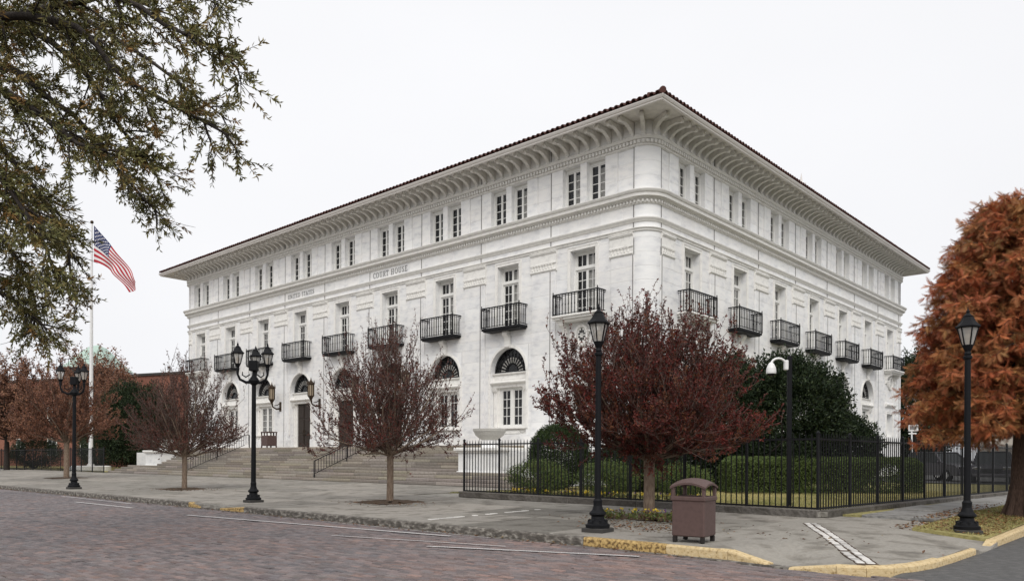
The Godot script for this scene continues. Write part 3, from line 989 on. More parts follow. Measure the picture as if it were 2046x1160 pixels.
	# dentils: too small to pick apart
	for e in [[16.30, 0.15, 0.11, 0.20, 0.09], [13.52, 0.12, 0.09, 0.19, 0.09]]:
		var de := MB.new()
		var peri := []
		for s in loop.size():
			var a: Array = loop[s]
			var b: Array = loop[(s + 1) % loop.size()]
			var l: float = (b[0] - a[0]).length()
			if a[0].x < -40 and a[0].y < -2 and s > 26:
				continue
			var m: int = maxi(1, roundi(l / e[3]))
			for q in m:
				var f := (q + 0.5) / m
				peri.append([a[0].lerp(b[0], f), a[1].lerp(b[1], f).normalized()])
		for q in peri:
			var nn: Vector2 = q[1]
			var bs := Basis(Vector3(nn.y, 0, -nn.x), Vector3.UP, Vector3(nn.x, 0, nn.y))
			de.box(Vector3(q[0].x + nn.x * (e[4] + 0.02), e[0], q[0].y + nn.y * (e[4] + 0.02)), Vector3(e[2], e[1], 0.10), bs)
		part(root, "dentils", de, M.marble_trim).set_meta("kind", "stuff")
	# eaves: soffit, gutter, roof
	var oh := 1.5
	var x0 := X_END - oh
	var x1 := oh
	var z0 := Z_END - oh
	var z1 := oh
	var so := MB.new()
	so.quad(Vector3(x0, 17.27, z0), Vector3(x1, 17.27, z0), Vector3(x1, 17.27, z1), Vector3(x0, 17.27, z1))
	part(root, "soffit", so, M.soffit)
	var gu := MB.new()
	var gp := [Vector2(-0.12, 17.26), Vector2(-0.10, 17.12), Vector2(0.0, 17.10), Vector2(0.03, 17.13), Vector2(0.03, 17.18), Vector2(0.07, 17.20), Vector2(0.12, 17.28), Vector2(0.13, 17.32), Vector2(0.10, 17.33), Vector2(-0.2, 17.34)]
	var cn := [[Vector2(x0, z1), Vector2(-1, 1)], [Vector2(x1, z1), Vector2(1, 1)], [Vector2(x1, z0), Vector2(1, -1)], [Vector2(x0, z0), Vector2(-1, -1)]]
	var face := [Vector2(0, 1), Vector2(1, 0), Vector2(0, -1), Vector2(-1, 0)]
	for k in 4:
		var a: Array = cn[k]
		var b: Array = cn[(k + 1) % 4]
		for q in gp.size() - 1:
			var s0: Vector2 = gp[q]
			var s1: Vector2 = gp[q + 1]
			gu.quad(Vector3(a[0].x + a[1].x * s0.x, s0.y, a[0].y + a[1].y * s0.x), Vector3(b[0].x + b[1].x * s0.x, s0.y, b[0].y + b[1].y * s0.x), Vector3(b[0].x + b[1].x * s1.x, s1.y, b[0].y + b[1].y * s1.x), Vector3(a[0].x + a[1].x * s1.x, s1.y, a[0].y + a[1].y * s1.x))
	part(root, "gutter", gu, M.gutter)
	var rf := MB.new()
	var ry := 17.36
	var inset := (x1 - x0 - (z1 - z0)) / 2
	var top := 0.30 * (z1 - z0) / 2 + ry
	var zm := (z0 + z1) / 2
	var ra := Vector3(x0 + (z1 - z0) / 2, top, zm)
	var rb := Vector3(x1 - (z1 - z0) / 2, top, zm)
	rf.quad(Vector3(x0, ry, z1), Vector3(x1, ry, z1), rb, ra)
	rf.quad(Vector3(x1, ry, z0), Vector3(x0, ry, z0), ra, rb)
	rf.tri(Vector3(x1, ry, z1), Vector3(x1, ry, z0), rb)
	rf.tri(Vector3(x0, ry, z0), Vector3(x0, ry, z1), ra)
	var roof := part(root, "roof", rf, M.tile)
	# barrel tiles along the eaves
	var tiles := []
	for v in 3:
		var tb := MB.new()
		var g: float = [1.0, 0.8, 1.25][v]
		tb.col = Color(g, g, g)
		for row in 2:
			var zc := -0.42 * row
			var yy := 0.045 * row
			var seg := 8
			for s in seg:
				var a0 := PI * s / seg
				var a1 := PI * (s + 1) / seg
				for e in [[0.138, 1.0], [0.112, -1.0]]:
					var p0 := Vector3(cos(a0) * e[0], sin(a0) * e[0] * 1.15 + yy, zc + 0.1)
					var p1 := Vector3(cos(a1) * e[0], sin(a1) * e[0] * 1.15 + yy, zc + 0.1)
					var bk := Vector3(0, 0.14, -0.5)
					if e[1] > 0:
						tb.quad(p0, p0 + bk, p1 + bk, p1)
					else:
						tb.quad(p1, p1 + bk, p0 + bk, p0)
				var i0b := Vector3(cos(a0), sin(a0) * 1.15, 0)
				var i1b := Vector3(cos(a1), sin(a1) * 1.15, 0)
				var off := Vector3(0, yy, zc + 0.1)
				tb.quad(i0b * 0.112 + off, i0b * 0.138 + off, i1b * 0.138 + off, i1b * 0.112 + off)
		tiles.append(tb.mesh())
	var sp := 0.31
	var nf := int((x1 - x0) / sp)
	for k in nf:
		inst(roof, "roof_tile", tiles[rng.randi() % 3], M.tile, Transform3D(Basis(Vector3.UP, rng.randf_range(-0.03, 0.03)), Vector3(x0 + (k + 0.5) * (x1 - x0) / nf, ry + 0.01 + rng.randf_range(-0.008, 0.008), z1 + 0.04)))
	var ns := int((z1 - z0) / sp)
	for k in ns:
		inst(roof, "roof_tile", tiles[rng.randi() % 3], M.tile, Transform3D(Basis(Vector3.UP, PI / 2 + rng.randf_range(-0.03, 0.03)), Vector3(x1 + 0.04, ry + 0.01 + rng.randf_range(-0.008, 0.008), z0 + (k + 0.5) * (z1 - z0) / ns)))
	var hip := MB.new()
	for k in 9:
		hip.t = Transform3D(Basis(Vector3.UP, PI / 4), Vector3(x1 + 0.05 - 0.3 * k, ry + 0.10 + 0.09 * k, z1 + 0.05 - 0.3 * k))
		hip.tube(PackedVector3Array([Vector3(0, 0, 0.12), Vector3(0, 0.1, -0.36)]), PackedFloat32Array([0.15, 0.13]), 10, true)
	hip.t = Transform3D.IDENTITY
	part(roof, "hip_tiles", hip, M.tile)
	# brackets under the eaves
	var bp := PackedVector2Array()
	for k in 13:
		var a := PI / 2 * k / 12
		bp.append(Vector2(0.10 + 0.78 * (1.0 - cos(a)), 16.62 + 0.44 * sin(a)))
	bp.append_array([Vector2(0.95, 17.03), Vector2(1.06, 17.0), Vector2(1.14, 17.03), Vector2(1.18, 17.10), Vector2(1.16, 17.19), Vector2(1.10, 17.26), Vector2(0, 17.26), Vector2(0, 16.62)])
	var bb := MB.new()
	bb.t = Transform3D(Basis(Vector3.UP, -PI / 2), Vector3.ZERO)
	bb.prism(bp, -0.095, 0.095)
	bb.t = Transform3D.IDENTITY
	bb.cbox(Vector3(0, 16.60, 0.09), Vector3(0.22, 0.10, 0.16), 0.03)
	var bm := bb.mesh()
	var nbf := 71
	for k in nbf:
		inst(root, "bracket", bm, M.marble_trim, Transform3D(Basis.IDENTITY, Vector3(lerpf(X_END + 1.05, -1.0, float(k) / (nbf - 1)), 0, 0)))
	var nbs := 57
	for k in nbs:
		inst(root, "bracket", bm, M.marble_trim, Transform3D(Basis(Vector3.UP, PI / 2), Vector3(0, 0, lerpf(-0.95, Z_END + 1.05, float(k) / (nbs - 1)))))
	for e in [[-RC, -RC, 28.0], [-RC, -RC, 62.0], [X_END + RC, -RC, -28.0], [X_END + RC, -RC, -62.0], [-RC, Z_END + RC, 118.0]]:
		var a := deg_to_rad(e[2])
		inst(root, "bracket", bm, M.marble_trim, Transform3D(Basis(Vector3.UP, a), Vector3(e[0] + RC * sin(a), 0, e[1] + RC * cos(a))))
	# carved lettering
	for e in [["UNITED STATES", -29.1], ["COURT HOUSE", -19.05]]:
		var tm := TextMesh.new()
		tm.text = e[0]
		var f := SystemFont.new()
		f.font_names = PackedStringArray(["Droid Serif"])
		var fv := FontVariation.new()
		fv.base_font = f
		fv.spacing_glyph = 5
		fv.spacing_space = 8
		tm.font = fv
		tm.font_size = 48
		tm.pixel_size = 0.01
		tm.depth = 0.02
		var ab := tm.get_aabb()
		var k := 3.35 / ab.size.x
		var o := inst(root, "lettering", tm, M.letters, Transform3D(Basis.from_scale(Vector3(k, k * 1.12, 1.0)), Vector3(e[1], 13.07, 0.012)))
		o.set_meta("label", "carved letters reading " + e[0])
	# finial on the roof
	var fi := MB.new()
	fi.tube(PackedVector3Array([Vector3(0, -1.2, 0), Vector3(0, 1.2, 0)]), PackedFloat32Array([0.04, 0.03]), 8, true)
	fi.lathe([Vector2(0.0, 0.55), Vector2(0.14, 0.62), Vector2(0.16, 0.75), Vector2(0.08, 0.9), Vector2(0.05, 1.1), Vector2(0.0, 1.45)], Vector3.ZERO, 10)
	fi.bar(Vector3(-0.3, 0.75, 0), Vector3(0.3, 0.75, 0), 0.05, 0.05)
	part(roof, "finial", fi, M.gutter, Transform3D(Basis(Vector3.UP, 0.7), Vector3(-0.5, 18.55, -18.8)))

# ---------------------------------------------------------------- ground, road, pavement
func sheet(x0: float, x1: float, z0: float, z1: float, y: float) -> MB:
	var b := MB.new()
	b.quad(Vector3(x0, y, z1), Vector3(x1, y, z1), Vector3(x1, y, z0), Vector3(x0, y, z0))
	return b

func setting() -> void:
	var rng := RandomNumberGenerator.new()
	rng.seed = 11
	struct("ground", sheet(-900, 900, -900, 600, -0.24), M.ground)
	# brick street: bed, then bricks, then a plain sheet where bricks are too far to tell apart
	var road := struct("brick_street", sheet(-400, 17.0, 19.9, 60, -0.20), M.road_bed)
	var far := MB.new()
	far.quad(Vector3(-400, -0.165, 60), Vector3(-20.0, -0.165, 60), Vector3(-20.0, -0.165, 19.9), Vector3(-400, -0.165, 19.9))
	far.quad(Vector3(-20.0, -0.165, 60), Vector3(17.0, -0.165, 60), Vector3(17.0, -0.165, 29.52), Vector3(-20.0, -0.165, 29.52))
	part(road, "far_paving", far, M.brick_far)
	var bm := []
	for k in 3:
		var b := MB.new()
		b.cbox(Vector3(0, -0.03, 0), Vector3([0.212, 0.206, 0.214][k], 0.06, [0.098, 0.101, 0.096][k]), 0.007)
		bm.append(b.mesh())
	var tones := [Color(0.148, 0.135, 0.139), Color(0.164, 0.145, 0.147), Color(0.176, 0.151, 0.150), Color(0.186, 0.153, 0.150), Color(0.200, 0.157, 0.150), Color(0.216, 0.160, 0.148), Color(0.240, 0.165, 0.146)]
	var patch := FastNoiseLite.new()
	patch.seed = 5
	patch.frequency = 0.22
	var xs := []
	var cs := PackedColorArray()
	var near := []
	var row := 0
	var z := 19.95
	while z < 29.5:
		var x := -20.0 + (0.108 if row % 2 else 0.0)
		while x < 16.95:
			if not (x > 14.2 and x < 16.1 and z < 20.08):
				var t := 0.55 * patch.get_noise_2d(x, z * 1.4) + 0.02 * (x - 6.0) + rng.randfn(0.0, 0.26)
				var c: Color = tones[clampi(int((t + 0.75) / 1.5 * 7), 0, 6)]
				c = c * rng.randf_range(0.72, 1.2)
				var tf := Transform3D(Basis.from_euler(Vector3(rng.randfn(0, 0.012), rng.randfn(0, 0.012), rng.randfn(0, 0.01))), Vector3(x, -0.16 + rng.randfn(0, 0.003) + 0.012 * patch.get_noise_2d(x * 1.7 + 40, z * 1.7), z))
				var d := Vector2(x - EYE.x, z - EYE.z)
				var fwd := d.dot(Vector2(-0.672, -0.740))
				var rgt := d.dot(Vector2(0.740, -0.672))
				if fwd > 9.85 and fwd < 10.4 and absf(rgt) < fwd * 0.655 and near.size() < 290:
					near.append([tf, c])
				else:
					xs.append(tf)
					cs.append(c)
			x += 0.218
		z += 0.106
		row += 1
	var rest := scatter(road, "paving_bricks", bm[0], M.brick, xs, cs)
	rest.set_meta("kind", "stuff")
	var shades := {}
	for e in near:
		var key := roundi(e[1].r * 60) * 1000 + roundi(e[1].b * 80)
		if not shades.has(key):
			var b := MB.new()
			b.col = e[1]
			b.cbox(Vector3(0, -0.03, 0), Vector3(0.21, 0.06, 0.099), 0.007)
			shades[key] = b.mesh()
		inst(road, "brick", shades[key], M.brick, e[0])
	# worn parking lines
	for e in [[-9.4, 21.34, -4.9, 21.24, 0.13], [-14.0, 20.3, -7.0, 20.42, 0.08], [-0.9, 21.42, 8.2, 20.32, 0.12], [9.2, 21.83, 12.7, 20.42, 0.11], [6.4, 21.9, 10.2, 20.87, 0.06], [3.2, 20.05, 9.0, 20.0, 0.03]]:
		var li := MB.new()
		var a := Vector3(e[0], -0.146, e[1])
		var b := Vector3(e[2], -0.146, e[3])
		var d := (b - a).normalized()
		var s: Vector3 = Vector3(-d.z, 0, d.x) * e[4] / 2
		var n := 24
		for k in n:
			var p := a.lerp(b, float(k) / n)
			var q := a.lerp(b, float(k + 1) / n)
			li.quad(p + s, q + s, q - s, p - s) if s.z > 0 else li.quad(p - s, q - s, q + s, p + s)
		part(road, "parking_line", li, M.road_paint)
	var asph := sheet(17.0, 60, 19.88, 60, -0.16)
	asph.quad(Vector3(16.3, -0.16, 19.88), Vector3(60, -0.16, 19.88), Vector3(60, -0.16, -400), Vector3(16.3, -0.16, -400))
	struct("side_street", asph, M.asphalt)
	# concrete gutter strip at the foot of the kerb
	var gs := MB.new()
	gs.bx(Vector3(-400, -0.22, 19.80), Vector3(15.3, -0.152, 19.93))
	struct("gutter_strip", gs, M.kerb)

	# pavement slabs
	var bed := MB.new()
	bed.col = Color(0.30, 0.285, 0.255)
	bed.quad(Vector3(-400, -0.035, 19.62), Vector3(12.6, -0.035, 19.62), Vector3(12.6, 0.055, 12.1), Vector3(-400, 0.055, 12.1))
	bed.quad(Vector3(-400, 0.055, 12.1), Vector3(0.1, 0.055, 12.1), Vector3(0.1, 0.11, 5.6), Vector3(-400, 0.11, 5.6))
	var walk := struct("pavement", bed, M.concrete)
	var tilt := Basis(Vector3.RIGHT, 0.012)
	var slab := {}
	for zi in 6:
		var za := 19.60 - 2.48 * zi
		var zb := za - 2.48
		var x := 12.55
		while x > -62.0:
			var w := 2.45 if x > -12 else 4.9
			if zi > 2 and x > 0.3:
				x -= w
				continue
			if zi == 2 and x > 0.3:
				zb = 12.75
			else:
				zb = za - 2.48
			var v := rng.randi() % 4
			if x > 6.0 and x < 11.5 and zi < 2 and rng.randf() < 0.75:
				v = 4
			var key := "%d_%d_%d" % [int(w * 10), int((za - zb) * 100), v]
			if not slab.has(key):
				var b := MB.new()
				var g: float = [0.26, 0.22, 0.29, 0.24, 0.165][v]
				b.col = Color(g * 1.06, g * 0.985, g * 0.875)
				b.cbox(Vector3(0, -0.04, 0), Vector3(w - 0.024, 0.08, za - zb - 0.024), 0.01)
				slab[key] = b.mesh()
			var zc := (za + zb) / 2
			inst(walk, "slab", slab[key], M.concrete, Transform3D(tilt, Vector3(x - w / 2, ground_y(zc), zc)))
			x -= w
	# side walk along the side street
	var zz := 12.25
	while zz > -45.0:
		var b := MB.new()
		var g := rng.randf_range(0.22, 0.28)
		b.col = Color(g, g * 0.97, g * 0.92)
		b.cbox(Vector3(0, -0.04, 0), Vector3(1.62, 0.08, 2.386), 0.008)
		part(walk, "slab", b, M.concrete, Transform3D(Basis.IDENTITY, Vector3(14.25, 0.145 if zz < 9 else ground_y(zz - 1.2) + 0.045, zz - 1.2)))
		zz -= 2.4
	# corner pad with two kerb ramps
	var pad := MB.new()
	pad.col = Color(0.30, 0.28, 0.25)
	var outline := PackedVector2Array([Vector2(12.58, 12.3), Vector2(15.08, 12.3), Vector2(15.1, 13.9), Vector2(16.42, 14.2), Vector2(16.58, 14.6), Vector2(16.59, 16.15), Vector2(16.48, 16.2), Vector2(16.46, 17.6), Vector2(16.42, 18.45), Vector2(16.31, 19.05), Vector2(16.16, 19.46), Vector2(15.92, 19.76), Vector2(15.6, 19.90), Vector2(14.95, 19.96), Vector2(14.6, 19.86), Vector2(13.9, 19.70), Vector2(12.58, 19.66)])
	var st := 0.16
	for i in 28:
		for j in 52:
			var cx := 12.58 + st * i
			var cz := 12.2 + st * j
			var q := PackedVector2Array([Vector2(cx, cz), Vector2(cx + st, cz), Vector2(cx + st, cz + st), Vector2(cx, cz + st)])
			for piece in Geometry2D.intersect_polygons(q, outline):
				var ids := Geometry2D.triangulate_polygon(piece)
				for k in range(0, ids.size(), 3):
					var tr := []
					for m in 3:
						var p: Vector2 = piece[ids[k + m]]
						tr.append(Vector3(p.x, pad_y(p), p.y))
					if (tr[1] - tr[0]).cross(tr[2] - tr[0]).y > 0:
						pad.tri(tr[0], tr[1], tr[2])
					else:
						pad.tri(tr[0], tr[2], tr[1])
	for k in outline.size():
		var a := outline[k]
		var b := outline[(k + 1) % outline.size()]
		var m := maxi(1, int((b - a).length() / 0.15))
		for q in m:
			var p0 := a.lerp(b, float(q) / m)
			var p1 := a.lerp(b, float(q + 1) / m)
			pad.quad(Vector3(p1.x, -0.24, p1.y), Vector3(p0.x, -0.24, p0.y), Vector3(p0.x, pad_y(p0), p0.y), Vector3(p1.x, pad_y(p1), p1.y))
	part(walk, "corner_pad", pad, M.concrete)
	# short slope behind the dropped kerb
	var dk := MB.new()
	dk.col = Color(0.24, 0.23, 0.21)
	dk.quad(Vector3(-4.3, -0.02, 19.66), Vector3(-0.9, -0.02, 19.66), Vector3(-0.9, 0.006, 19.2), Vector3(-4.3, 0.006, 19.2))
	dk.quad(Vector3(-4.3, -0.13, 19.70), Vector3(-0.9, -0.13, 19.70), Vector3(-0.9, -0.02, 19.66), Vector3(-4.3, -0.02, 19.66))
	part(walk, "kerb_ramp", dk, M.concrete)
	# two rows of pale setts set into the pad, and a broken row nearer the tree
	var setts := [[Vector2(13.15, 14.55), Vector2(15.95, 19.62), 2], [Vector2(6.35, 19.2), Vector2(6.25, 15.2), 1]]
	for e in setts:
		var a: Vector2 = e[0]
		var b: Vector2 = e[1]
		var d := (b - a).normalized()
		var sd := Vector2(-d.y, d.x)
		var l := (b - a).length()
		for r in e[2]:
			var s := 0.0
			while s < l - 0.2:
				var ln := rng.randf_range(0.16, 0.34)
				if e[2] == 1 and rng.randf() < 0.25:
					s += 0.3
				var c: Vector2 = a + d * (s + ln / 2) + sd * (0.15 * r - 0.07 + rng.randf_range(-0.012, 0.012))
				var sb := MB.new()
				var g := rng.randf_range(0.62, 1.1)
				sb.col = Color(g, g, g)
				sb.cbox(Vector3.ZERO, Vector3(ln - 0.03, 0.05, 0.115), 0.012)
				var y: float = (pad_y(c) if e[2] == 2 else ground_y(c.y)) - 0.012
				part(walk, "sett", sb, M.pale_stone, Transform3D(Basis(Vector3.UP, -d.angle()), Vector3(c.x, y, c.y)))
				s += ln
			var gap := MB.new()
			gap.box(Vector3(0, 0, 0), Vector3(l, 0.02, 0.15))
			var m: Vector2 = (a + b) / 2 + sd * (0.15 * r - 0.07)
			if e[2] == 2:
				for k in 20:
					var p: Vector2 = a.lerp(b, (k + 0.5) / 20.0) + sd * (0.15 * r - 0.07)
					var gb := MB.new()
					gb.box(Vector3.ZERO, Vector3(l / 20.0, 0.02, 0.155))
					part(walk, "sett_bed", gb, M.soil, Transform3D(Basis(Vector3.UP, -d.angle()), Vector3(p.x, pad_y(p) - 0.006, p.y)))
	# small dark stains and leaves on the pad are loose leaves, scattered later
	kerbs(rng)
	lawns(rng)

func pad_y(p: Vector2) -> float:
	# the corner falls gently to its low kerb
	var y := ground_y(p.y) - 0.075 * clampf((p.x - 14.0) / 2.2, 0.0, 1.0) - 0.10 * clampf((16.5 - p.y) / 3.0, 0.0, 1.0) * clampf((p.x - 14.9) / 1.5, 0.0, 1.0)
	y = minf(y, -0.062 + 0.06 * maxf(0.0, 19.6 - p.y) + 0.10 * maxf(0.0, 15.2 - p.x)) if p.x > 14.4 and p.y > 18.0 else y
	# ramp down to the brick street
	var r1 := clampf(1.0 - (14.75 - p.x) / 0.95 if p.x < 14.75 else 1.0 - (p.x - 14.75) / 0.85, 0.0, 1.0) * clampf((p.y - 18.3) / 1.3, 0.0, 1.0)
	# ramp down to the side street
	var r2 := clampf(1.0 - absf(p.y - 15.5) / 0.85, 0.0, 1.0) * clampf((p.x - 15.3) / 1.1, 0.0, 1.0)
	return maxf(-0.157, lerpf(y, -0.157, clampf(1.6 * maxf(r1, r2), 0.0, 1.0)))

func kerb_stone(parent: Node, a: Vector2, b: Vector2, h0: float, h1: float, m: Material, g: float) -> void:
	# kerb between two points of its street-side edge (xz); top heights h0, h1; 0.16 wide
	var d := (b - a).normalized()
	var s := Vector2(d.y, -d.x) * 0.16
	var kb := MB.new()
	var ga := a + d * 0.004
	var gb := b - d * 0.004
	var prof := [[0.0, -0.23], [0.0, -0.03], [0.012, -0.008], [0.03, 0.0], [0.16, 0.0], [0.16, -0.2]]
	var e0 := []
	var e1 := []
	for q in prof:
		var o: Vector2 = s.normalized() * q[0]
		e0.append(Vector3(ga.x + o.x, (h0 if q[1] > -0.1 else 0.0) + q[1], ga.y + o.y))
		e1.append(Vector3(gb.x + o.x, (h1 if q[1] > -0.1 else 0.0) + q[1], gb.y + o.y))
	for k in prof.size() - 1:
		kb.quad(e0[k], e1[k], e1[k + 1], e0[k + 1])
	for k in range(1, prof.size() - 1):
		kb.tri(e0[0], e0[k], e0[k + 1])
		kb.tri(e1[0], e1[k + 1], e1[k])
	part(parent, "kerb_stone", kb, m)

func kerbs(rng: RandomNumberGenerator) -> void:
	var core := MB.new()
	core.col = Color(0.30, 0.285, 0.255)
	core.bx(Vector3(-400, -0.24, 19.64), Vector3(13.8, -0.03, 19.76))
	core.bx(Vector3(16.44, -0.24, -400), Vector3(16.52, -0.06, 14.4))
	var k := struct("kerb", core, M.concrete)
	var z := 19.79
	# along the brick street, from the ramp leftwards, with a dropped kerb beside the triple lamp
	var cut := [[13.9, 14.6, 0.0, -0.13, M.kerb_cream], [12.8, 13.9, 0.0, 0.0, M.kerb_cream], [11.1, 12.8, 0.0, 0.0, M.kerb_yellow]]
	for i in 6:
		cut.append([9.1 - 2.0 * i, 11.1 - 2.0 * i, 0.0, 0.0, M.kerb])
	cut.append_array([[-2.3, -0.9, -0.10, 0.0, M.kerb_yellow], [-3.5, -2.3, -0.11, -0.10, M.kerb], [-4.3, -3.5, 0.0, -0.11, M.kerb_yellow]])
	for i in 38:
		cut.append([-7.7 - 3.4 * i, -4.3 - 3.4 * i, 0.0, 0.0, M.kerb])
	for e in cut:
		kerb_stone(k, Vector2(e[0], z), Vector2(e[1], z + (0.14 if e[1] > 14 else 0.0)), e[2], e[3], e[4], rng.randf_range(0.30, 0.42))
	var n := 0
	# rounded corner
	var pts := [Vector2(14.95, 20.0), Vector2(15.62, 19.98), Vector2(15.98, 19.84), Vector2(16.24, 19.52), Vector2(16.40, 19.08), Vector2(16.50, 18.5), Vector2(16.54, 17.6), Vector2(16.56, 16.2)]
	for i in pts.size() - 1:
		kerb_stone(k, pts[i], pts[i + 1], -0.15 if i == 0 else -0.055, -0.055, M.kerb_cream, 0.4)
	# along the side street
	var zz := 14.6
	kerb_stone(k, Vector2(16.56, 15.0), Vector2(16.56, 14.6), -0.13, -0.03, M.kerb_cream, 0.4)
	n = 0
	while zz > -60:
		kerb_stone(k, Vector2(16.56, zz), Vector2(16.56, zz - 2.4), -0.03 + minf(0.1, 0.03 * n), -0.03 + minf(0.1, 0.03 * (n + 1)), M.kerb_cream if n < 3 else M.kerb, 0.34)
		zz -= 2.4
		n += 1

func tuft_mesh(h: float) -> ArrayMesh:
	var b := MB.new()
	var r := RandomNumberGenerator.new()
	r.seed = 3
	for k in 7:
		var a := r.randf() * TAU
		var o := Vector3(cos(a), 0, sin(a)) * r.randf() * 0.03
		var s := Vector3(-sin(a), 0, cos(a)) * 0.004
		var tip := o + Vector3(cos(a), 0, sin(a)) * r.randf_range(0.01, 0.04) + Vector3.UP * h * r.randf_range(0.6, 1.0)
		b.tri(o - s, o + s, tip)
	return b.mesh()

func verge_y(x: float, z: float) -> float:
	var f := clampf((z - 9.0) / 5.4, 0, 1)
	return lerpf(lerpf(0.15, 0.08, f), lerpf(0.07, -0.02, f), clampf((x - 15.07) / 1.35, 0, 1))

func lawns(rng: RandomNumberGenerator) -> void:
	# lawn inside the corner fence
	var lw := MB.new()
	var st := 0.8
	var bump := FastNoiseLite.new()
	bump.frequency = 0.12
	var ly := func(x: float, z: float) -> float: return 0.17 + 0.04 * bump.get_noise_2d(x, z)
	for i in 18:
		for j in 66:
			var x := -1.5 + st * i
			var z := 12.15 - st * j
			if x < 0.0 and z > 6.5:
				continue
			if x + st > 12.95:
				continue
			lw.quad(Vector3(x, ly.call(x, z), z), Vector3(x + st, ly.call(x + st, z), z), Vector3(x + st, ly.call(x + st, z - st), z - st), Vector3(x, ly.call(x, z - st), z - st))
	struct("lawn", lw, M.turf)
	# strip of turf between walk and side street, and beyond
	var vg := MB.new()
	vg.quad(Vector3(15.07, 0.08, 14.3), Vector3(16.42, -0.02, 14.6), Vector3(16.42, 0.07, 9.0), Vector3(15.07, 0.15, 9.0))
	vg.quad(Vector3(15.07, 0.15, 9.0), Vector3(16.42, 0.07, 9.0), Vector3(16.42, 0.08, -60), Vector3(15.07, 0.15, -60))
	vg.quad(Vector3(12.9, 0.13, 12.2), Vector3(13.43, 0.13, 12.2), Vector3(13.43, 0.14, -60), Vector3(12.9, 0.14, -60))
	vg.quad(Vector3(15.07, -0.2, 14.3), Vector3(16.42, -0.2, 14.6), Vector3(16.42, -0.02, 14.6), Vector3(15.07, 0.08, 14.3))
	vg.quad(Vector3(15.07, -0.2, 9.0), Vector3(15.07, -0.2, 14.3), Vector3(15.07, 0.08, 14.3), Vector3(15.07, 0.15, 9.0))
	vg.quad(Vector3(12.9, -0.1, 12.2), Vector3(13.43, -0.1, 12.2), Vector3(13.43, 0.13, 12.2), Vector3(12.9, 0.13, 12.2))
	struct("verge", vg, M.turf)
	# ground left of the steps
	var lg := MB.new()
	lg.quad(Vector3(-140, 0.175, 6.9), Vector3(-46.5, 0.175, 6.9), Vector3(-46.7, 0.22, -60), Vector3(-140, 0.22, -60))
	struct("left_lawn", lg, M.turf)
	# grass blades
	var xs := []
	var cs := PackedColorArray()
	for k in 30000:
		var x := rng.randf_range(-0.5, 12.7)
		var z := 12.2 - pow(rng.randf(), 1.5) * 16.0
		var y: float = ly.call(x, z)
		if k % 6 == 0:
			x = rng.randf_range(15.1, 16.4)
			z = rng.randf_range(-6.0, 14.3)
			y = verge_y(x, z)
		var s := rng.randf_range(0.5, 1.2)
		xs.append(Transform3D(Basis(Vector3.UP, rng.randf() * TAU).scaled(Vector3(s * 1.3, s, s * 1.3)), Vector3(x, y - 0.005, z)))
		var w := clampf(0.5 + 0.9 * bump.get_noise_2d(x * 2.2, z * 2.2) + rng.randfn(0, 0.2), 0, 1)
		cs.append(Color(0.18, 0.19, 0.06).lerp(Color(0.47, 0.40, 0.18), w))
	var g := scatter(self, "grass", tuft_mesh(0.07), M.grass, xs, cs)
	tag(g, "short yellow green grass on the fenced lawn and verge", "grass", "", "stuff")

